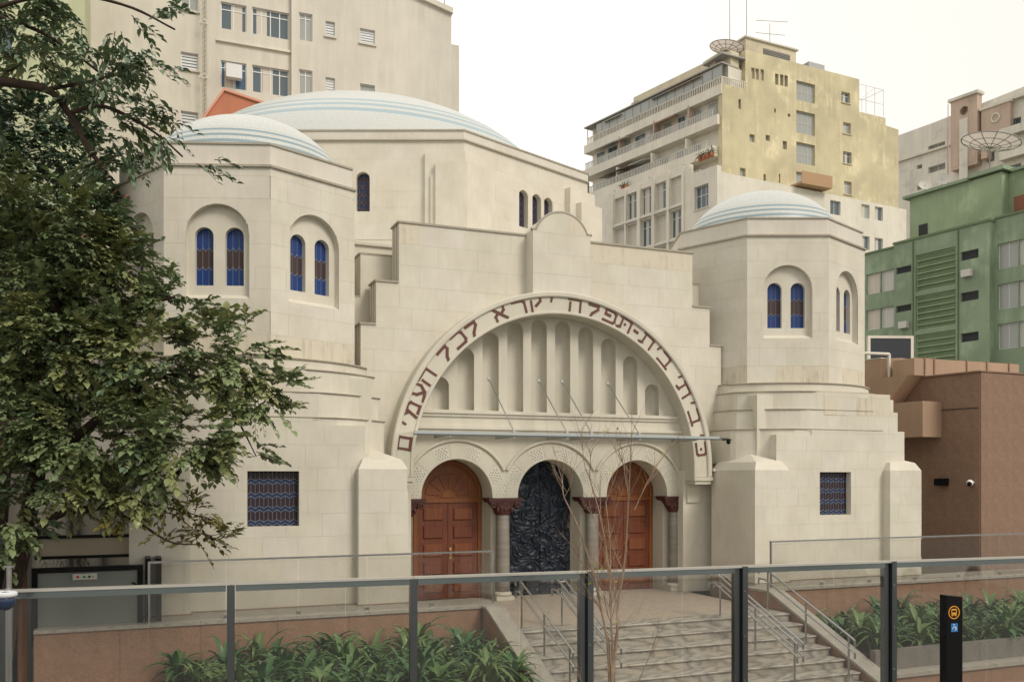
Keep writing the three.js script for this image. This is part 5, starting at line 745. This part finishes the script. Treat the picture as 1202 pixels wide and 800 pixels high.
{ // big leafy tree in front of the left tower
  const t = thing('broadleaf_tree', 'dense broad-leaved green tree in front of the left domed tower', 'tree');
  mesh('trunk', [limb([V(-11.6, GY, 3.1), V(-11.4, 0.5, 3.2), V(-11.1, 2.0, 3.4), V(-10.8, 3.6, 3.5), V(-10.6, 5.2, 3.4), V(-10.7, 6.8, 3.1)], 0.2, 0.06, 10)], m.bark, t);
  for (const [pts, r] of [[[V(-11.15, 1.8, 3.4), V(-10.6, 2.35, 3.8), V(-9.9, 2.5, 4.1), V(-9.2, 2.75, 4.5), V(-8.5, 3.3, 4.8)], 0.08], [[V(-10.9, 3, 3.5), V(-10, 3.9, 3.9), V(-9, 4.6, 4.3), V(-7.7, 4.4, 4.8)], 0.09], [[V(-10.6, 4.8, 3.4), V(-9.8, 5.6, 3.6), V(-8.8, 6, 3.8)], 0.07], [[V(-10.8, 3.8, 3.5), V(-11.3, 5, 3.2), V(-11.3, 6.4, 3.1)], 0.07], [[V(-9.9, 2.5, 4.1), V(-9.3, 2.2, 4.6), V(-8.9, 1.95, 4.85), V(-8.45, 1.9, 4.95)], 0.03], [[V(-9.6, 2.55, 4.2), V(-9.0, 2.5, 4.7), V(-8.3, 2.3, 4.9)], 0.022], [[V(-9.4, 2.3, 4.4), V(-8.9, 2.4, 4.8), V(-8.4, 2.05, 4.95), V(-7.9, 2.15, 5.0)], 0.012], [[V(-8.4, 4.6, 4.55), V(-7.9, 3.9, 4.8), V(-7.6, 3.3, 4.85)], 0.03]]) mesh('branch', [limb(pts, r, r * 0.3, 6)], m.bark, t);
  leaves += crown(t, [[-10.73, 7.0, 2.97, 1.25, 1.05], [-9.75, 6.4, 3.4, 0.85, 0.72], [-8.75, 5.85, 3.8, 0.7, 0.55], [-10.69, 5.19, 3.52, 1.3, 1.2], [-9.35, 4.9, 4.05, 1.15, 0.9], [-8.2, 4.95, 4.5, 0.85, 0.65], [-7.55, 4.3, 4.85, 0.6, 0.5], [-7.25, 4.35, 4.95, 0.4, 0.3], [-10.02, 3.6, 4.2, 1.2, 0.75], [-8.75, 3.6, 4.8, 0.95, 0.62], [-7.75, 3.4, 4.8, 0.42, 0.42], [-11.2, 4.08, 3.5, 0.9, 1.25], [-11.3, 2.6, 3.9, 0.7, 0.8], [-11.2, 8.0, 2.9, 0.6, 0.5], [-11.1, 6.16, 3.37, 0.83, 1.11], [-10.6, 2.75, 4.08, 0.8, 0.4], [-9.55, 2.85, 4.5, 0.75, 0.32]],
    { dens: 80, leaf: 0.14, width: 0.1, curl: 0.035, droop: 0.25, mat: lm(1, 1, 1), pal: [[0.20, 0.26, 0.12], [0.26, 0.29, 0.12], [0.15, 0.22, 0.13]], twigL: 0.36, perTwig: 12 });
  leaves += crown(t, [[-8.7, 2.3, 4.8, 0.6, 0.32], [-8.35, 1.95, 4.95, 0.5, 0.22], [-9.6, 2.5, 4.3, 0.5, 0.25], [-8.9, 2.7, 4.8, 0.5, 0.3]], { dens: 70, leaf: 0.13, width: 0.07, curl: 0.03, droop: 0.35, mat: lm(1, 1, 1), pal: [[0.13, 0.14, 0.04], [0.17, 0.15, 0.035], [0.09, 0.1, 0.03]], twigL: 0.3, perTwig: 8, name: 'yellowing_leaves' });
}
{ // overhanging branch of a street tree, long drooping leaves
  const t = thing('street_tree', 'street tree with a dark limb and long drooping leaves overhanging the scene', 'tree');
  mesh('trunk', [limb([V(-14.2, GY, 6.2), V(-14.0, 2, 6.0), V(-13.6, 5.5, 5.7), V(-13.0, 7.6, 5.4), V(-12.0, 8.6, 5.3)], 0.26, 0.1, 10)], m.bark, t);
  for (const [pts, r] of [[[V(-12.4, 8.4, 5.3), V(-11.4, 8.57, 5.39), V(-10.96, 8.53, 5.57), V(-10.52, 8.41, 5.75), V(-10.24, 8.03, 5.87), V(-10.02, 7.6, 5.96), V(-9.8, 7.3, 6.0)], 0.085], [[V(-10.6, 8.45, 5.7), V(-10.1, 8.55, 5.9), V(-9.7, 8.65, 6.1)], 0.035], [[V(-10.3, 8.1, 5.85), V(-9.9, 8.2, 6.05), V(-9.5, 8.05, 6.2), V(-9.1, 7.8, 6.3), V(-8.8, 7.5, 6.45)], 0.035], [[V(-12.4, 8.4, 5.3), V(-11.6, 9.4, 5.5), V(-10.8, 9.3, 5.7), V(-10.3, 9.0, 5.9), V(-9.9, 8.7, 6.0)], 0.045], [[V(-11.6, 9.4, 5.5), V(-10.4, 9.75, 5.9), V(-9.5, 9.6, 6.2), V(-8.9, 9.3, 6.4)], 0.035]]) mesh('branch', [limb(pts, r, r * 0.35, 7)], m.bark, t);
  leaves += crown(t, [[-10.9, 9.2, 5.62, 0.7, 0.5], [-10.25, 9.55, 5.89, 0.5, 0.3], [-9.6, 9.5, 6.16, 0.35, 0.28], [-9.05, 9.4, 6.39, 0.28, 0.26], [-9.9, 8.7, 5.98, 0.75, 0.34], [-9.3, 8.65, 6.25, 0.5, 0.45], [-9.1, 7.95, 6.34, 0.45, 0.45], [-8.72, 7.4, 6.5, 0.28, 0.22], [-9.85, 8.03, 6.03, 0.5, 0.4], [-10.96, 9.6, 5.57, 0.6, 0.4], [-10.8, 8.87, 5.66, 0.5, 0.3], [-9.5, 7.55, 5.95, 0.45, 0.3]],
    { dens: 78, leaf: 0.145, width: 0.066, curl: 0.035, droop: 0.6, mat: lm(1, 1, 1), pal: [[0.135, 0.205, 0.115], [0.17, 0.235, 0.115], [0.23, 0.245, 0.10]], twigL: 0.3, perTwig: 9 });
}
{ // darker tree beyond, beside the tower
  const t = thing('dark_tree', 'dark green tree beyond the leafy tree, close against the tower', 'tree'); mesh('trunk', [limb([V(-12.2, GY, -1.0), V(-12.0, 3, -1.2), V(-11.6, 6.5, -1.6), V(-11.2, 9, -1.8)], 0.25, 0.08, 8)], m.bark, t);
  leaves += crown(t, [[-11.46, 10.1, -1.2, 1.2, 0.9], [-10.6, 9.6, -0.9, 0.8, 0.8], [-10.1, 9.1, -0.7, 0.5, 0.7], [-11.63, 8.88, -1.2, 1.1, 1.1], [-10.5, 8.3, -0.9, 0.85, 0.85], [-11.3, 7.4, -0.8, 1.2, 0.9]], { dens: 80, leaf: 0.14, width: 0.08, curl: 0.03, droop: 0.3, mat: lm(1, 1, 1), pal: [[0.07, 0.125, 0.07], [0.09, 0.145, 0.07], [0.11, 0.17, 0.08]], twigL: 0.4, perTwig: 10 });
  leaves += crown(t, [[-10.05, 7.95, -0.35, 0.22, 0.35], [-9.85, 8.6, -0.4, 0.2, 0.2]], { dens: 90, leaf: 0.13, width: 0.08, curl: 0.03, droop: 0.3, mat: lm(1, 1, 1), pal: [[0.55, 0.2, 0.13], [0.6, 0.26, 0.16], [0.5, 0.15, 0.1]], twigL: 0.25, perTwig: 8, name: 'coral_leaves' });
}
{ // small palm in the shade under the tree
  const t = thing('small_palm', 'small palm in the shade behind the platform lift', 'palm', [-11.6, GY, 0.6]); mesh('trunk', [rod(V(0, 0, 0), V(0.1, 3.6, 0), 0.09, 0.06, 8)], m.bark, t);
  for (let k = 0; k < 9; k++) { const a = k * 0.72, gs = [], c = []; for (let i = 0; i <= 10; i++) { const s = i / 10; c.push(V(0.1 + Math.cos(a) * 1.3 * s, 3.6 + 0.5 * s - 1.3 * s * s, Math.sin(a) * 1.3 * s)); } for (let i = 1; i < 10; i++) for (let h = 0; h < 2; h++) for (const sd of [-1, 1]) gs.push(leafBlade(c[i].clone().lerp(c[i + 1], h / 2), a + sd * 1.0, 0.42 * Math.sin(PI * (0.15 + 0.8 * i / 10)), 0.03, 0.3)); mesh('frond', [...gs, limb([c[0], c[5], c[10]], 0.014, 0.006, 4)], lm(0.05, 0.09, 0.05), t); }
}
{ // strap-leaved plants in the beds
  const mats = [lm(0.075, 0.18, 0.05), lm(0.105, 0.21, 0.055), lm(0.06, 0.155, 0.05), lm(0.145, 0.235, 0.07)], proto = [];
  for (let v = 0; v < 5; v++) { const gs = []; for (let k = 0; k < 30; k++) gs.push(leafBlade(V(rr(-0.05, 0.05), rr(0, 0.3), rr(-0.05, 0.05)), k * 2.4 + rr(-0.3, 0.3), rr(0.4, 0.72), rr(0.075, 0.115), rr(0.45, 1.25))); proto.push(mg(gs)); }
  const put = (x, z, i, label, group) => { const o = new THREE.Mesh(proto[i % 5], mats[Math.floor(rnd() * 4)]); o.name = numbered('strap_leaved_plant'); o.castShadow = o.receiveShadow = true; scene.add(o); tag(o, label, 'plant', group); o.position.set(x, -0.63, z); o.rotation.y = rr(0, 6.28); const s = rr(0.62, 1.2); o.scale.set(s, s * rr(0.8, 1.15), s); };
  let n = 0; for (let r = 0; r < 6; r++) for (let x = -8.7 + r * 0.2; x < -3.15; x += 0.42) put(x + rr(-0.12, 0.12), 3.45 + r * 0.48 + rr(-0.1, 0.1), n++, 'strap-leaved green plant in the bed between lift and stairs', 'plants in the bed between lift and stairs');
  for (let r = 0; r < 5; r++) for (let x = 4.7; x < 14.5; x += 0.5) put(x + rr(-0.12, 0.12), 3.6 + r * 0.5 + rr(-0.1, 0.1), n++, 'strap-leaved green plant in the bed behind the black totem', 'plants in the bed behind the totem');
}
{ // bare sapling at the street edge
  const t = thing('bare_sapling', 'bare young multi-stemmed sapling with a few yellow buds before the fence', 'tree', [-4.38, GY + 0.1, 10.96]), tw = m.bark.clone(); tw.color = lin(0.40, 0.34, 0.28); tw.name = 'twig_bark';
  const st = [], fine = [], lv = [];
  const grow = (p, d, len, r, depth) => {
    const n = 5, pts = [p.clone()]; let q = p.clone(), dd = d.clone(); for (let i = 0; i < n; i++) { dd.add(V(rr(-0.16, 0.16), rr(0.0, 0.1), rr(-0.16, 0.16))).normalize(); q = q.clone().addScaledVector(dd, len / n); pts.push(q); }
    (depth < 1 ? st : fine).push(limb(pts, r, r * 0.5, depth < 1 ? 7 : 4));
    if (rnd() < 0.012 + depth * 0.008) lv.push(q); if (depth >= 3) return;
    for (let i = 0; i < 6 - depth; i++) { const b = pts[1 + Math.floor(rr(0, n))], nd = dd.clone().add(V(rr(-0.7, 0.7), rr(-0.1, 0.4), rr(-0.7, 0.7))).normalize(); grow(b, nd, [0.5, 0.34, 0.22][depth] * rr(0.6, 1.25), r * 0.42, depth + 1); }
  };
  mesh('trunk', [limb([V(-0.03, 0, 0), V(-0.06, 1.2, 0.01), V(-0.02, 2.1, 0), V(-0.05, 2.75, 0)], 0.03, 0.02, 8), limb([V(0.04, 0, 0.03), V(0.05, 1.1, 0), V(-0.02, 2.1, 0.03), V(0.06, 2.8, 0.02)], 0.028, 0.018, 8)], tw, t);
  grow(V(-0.05, 2.7, 0), V(-0.16, 1, 0.05), 1.75, 0.015, 0); grow(V(0.06, 2.75, 0.02), V(0.14, 1, 0), 1.9, 0.016, 0); grow(V(0.0, 2.5, 0.02), V(0.0, 1, -0.1), 2.1, 0.014, 0); grow(V(-0.06, 1.5, 0), V(-0.4, 1, 0.1), 1.1, 0.007, 1); grow(V(0.05, 1.4, 0), V(0.45, 1, 0), 1.5, 0.008, 1); grow(V(0.3, 4.2, 0), V(0.55, 1, 0), 1.3, 0.007, 1); grow(V(-0.02, 2.3, 0.03), V(-0.08, 1, 0.12), 2.0, 0.011, 0);
  for (const g of st) mesh('stem', [g], tw, t); mesh('branches', fine, tw, t).userData.kind = 'stuff'; for (const q of lv) { const g = leafGeo(0.055, 0.028, 0.01); const o = mesh('leaf', g, lm(0.32, 0.3, 0.04), t); o.position.copy(q); o.rotation.set(rr(-1, 1), rr(0, 6), rr(-1, 1)); }
}
// ---------------------------------------------------------------- across the street: cars that the glass mirrors
function car(name, label, pos, turn, mat, P) { // side profile extruded, with arches, glass and wheels
  const c = thing(name, label, 'car', pos, turn), w = P.w / 2;
  mesh('body', [extr(P.body, -w, w, 0.05, 2)], mat, c); mesh('cabin', [extr(P.cabin, -w + 0.12, w - 0.12, 0.06, 2)], mat, c);
  for (const s of [-1, 1]) for (const g of P.glass) mesh('side_window', [extr(g, s > 0 ? w - 0.125 : -w + 0.105, s > 0 ? w - 0.105 : -w + 0.125)], m.black, c);
  for (const x of P.wheels) for (const s of [-1, 1]) { const wh = part('wheel', c); mesh('tyre', [new THREE.TorusGeometry(P.r * 0.8, P.r * 0.24, 10, 28)], m.black, wh); mesh('rim', [new THREE.CylinderGeometry(P.r * 0.62, P.r * 0.62, 0.12, 24).rotateX(PI / 2), ...[0, 1, 2, 3, 4].map(k => bx(-0.03, 0.03, 0, P.r * 0.6, 0.06, 0.09).rotateZ(k * 1.2566))], m.steel, wh); wh.position.set(x, P.r, s * (w - 0.08)); if (s < 0) wh.rotation.y = PI; }
  for (const s of [-1, 1]) { mesh('headlight', [new THREE.SphereGeometry(0.12, 14, 10).scale(0.5, 0.7, 1.2).translate(P.front, P.lamp, s * (w - 0.25))], M(0.8, 0.82, 0.85, { roughness: 0.1 }), c); mesh('tail_light', [bx(P.rear - 0.02, P.rear + 0.04, P.lamp, P.lamp + 0.22, s * (w - 0.2) - 0.07, s * (w - 0.2) + 0.07)], M(0.4, 0.01, 0.01, { roughness: 0.2 }), c); }
}
const wheelArch = (x, r) => arcPts(x, 0.34, r, 180, 0, 10);
const sedan = { w: 1.74, r: 0.32, wheels: [1.32, -1.3], front: 2.08, rear: -2.1, lamp: 0.66, body: [[-2.12, 0.3], ...wheelArch(-1.3, 0.38), ...wheelArch(1.32, 0.38), [2.12, 0.32], [2.12, 0.62], [1.9, 0.82], [0.95, 0.95], [-1.6, 0.98], [-2.12, 0.9]], cabin: [[-1.75, 0.9], [1.05, 0.9], [0.35, 1.4], [-0.2, 1.47], [-1.1, 1.42]], glass: [[[-1.45, 0.98], [-0.38, 0.98], [-0.38, 1.36], [-1.02, 1.33]], [[-0.3, 0.98], [0.72, 0.98], [0.25, 1.33], [-0.3, 1.37]]] };
const vanP = { w: 1.9, r: 0.36, wheels: [1.62, -1.45], front: 2.42, rear: -2.45, lamp: 0.85, body: [[-2.5, 0.36], ...wheelArch(-1.45, 0.44), ...wheelArch(1.62, 0.44), [2.48, 0.38], [2.48, 0.85], [2.3, 1.1], [1.7, 1.2], [-2.5, 1.2]], cabin: [[-2.48, 1.1], [2.0, 1.1], [1.25, 1.95], [0.9, 2.05], [-2.4, 2.05]], glass: [[[0.15, 1.22], [1.6, 1.22], [1.1, 1.85], [0.15, 1.88]], [[-1.1, 1.22], [0.02, 1.22], [0.02, 1.88], [-1.1, 1.88]]] };
car('parked_van', 'white van parked across the street, mirrored in the fence glass', [19.0, GY - 0.016, 33.2], PI, M(0.78, 0.76, 0.70, { roughness: 0.3 }), vanP);
car('parked_car', 'silver car parked across the street, mirrored by the wooden door', [-0.9, GY - 0.016, 33.4], 0, M(0.5, 0.51, 0.52, { roughness: 0.25, metalness: 0.6 }), sedan);
car('parked_car', 'dark blue car parked across the street behind the white van', [13.4, GY - 0.016, 33.4], 0, M(0.02, 0.025, 0.05, { roughness: 0.2 }), sedan);
console.log('leaves', leaves);
renderer.render(scene, camera);
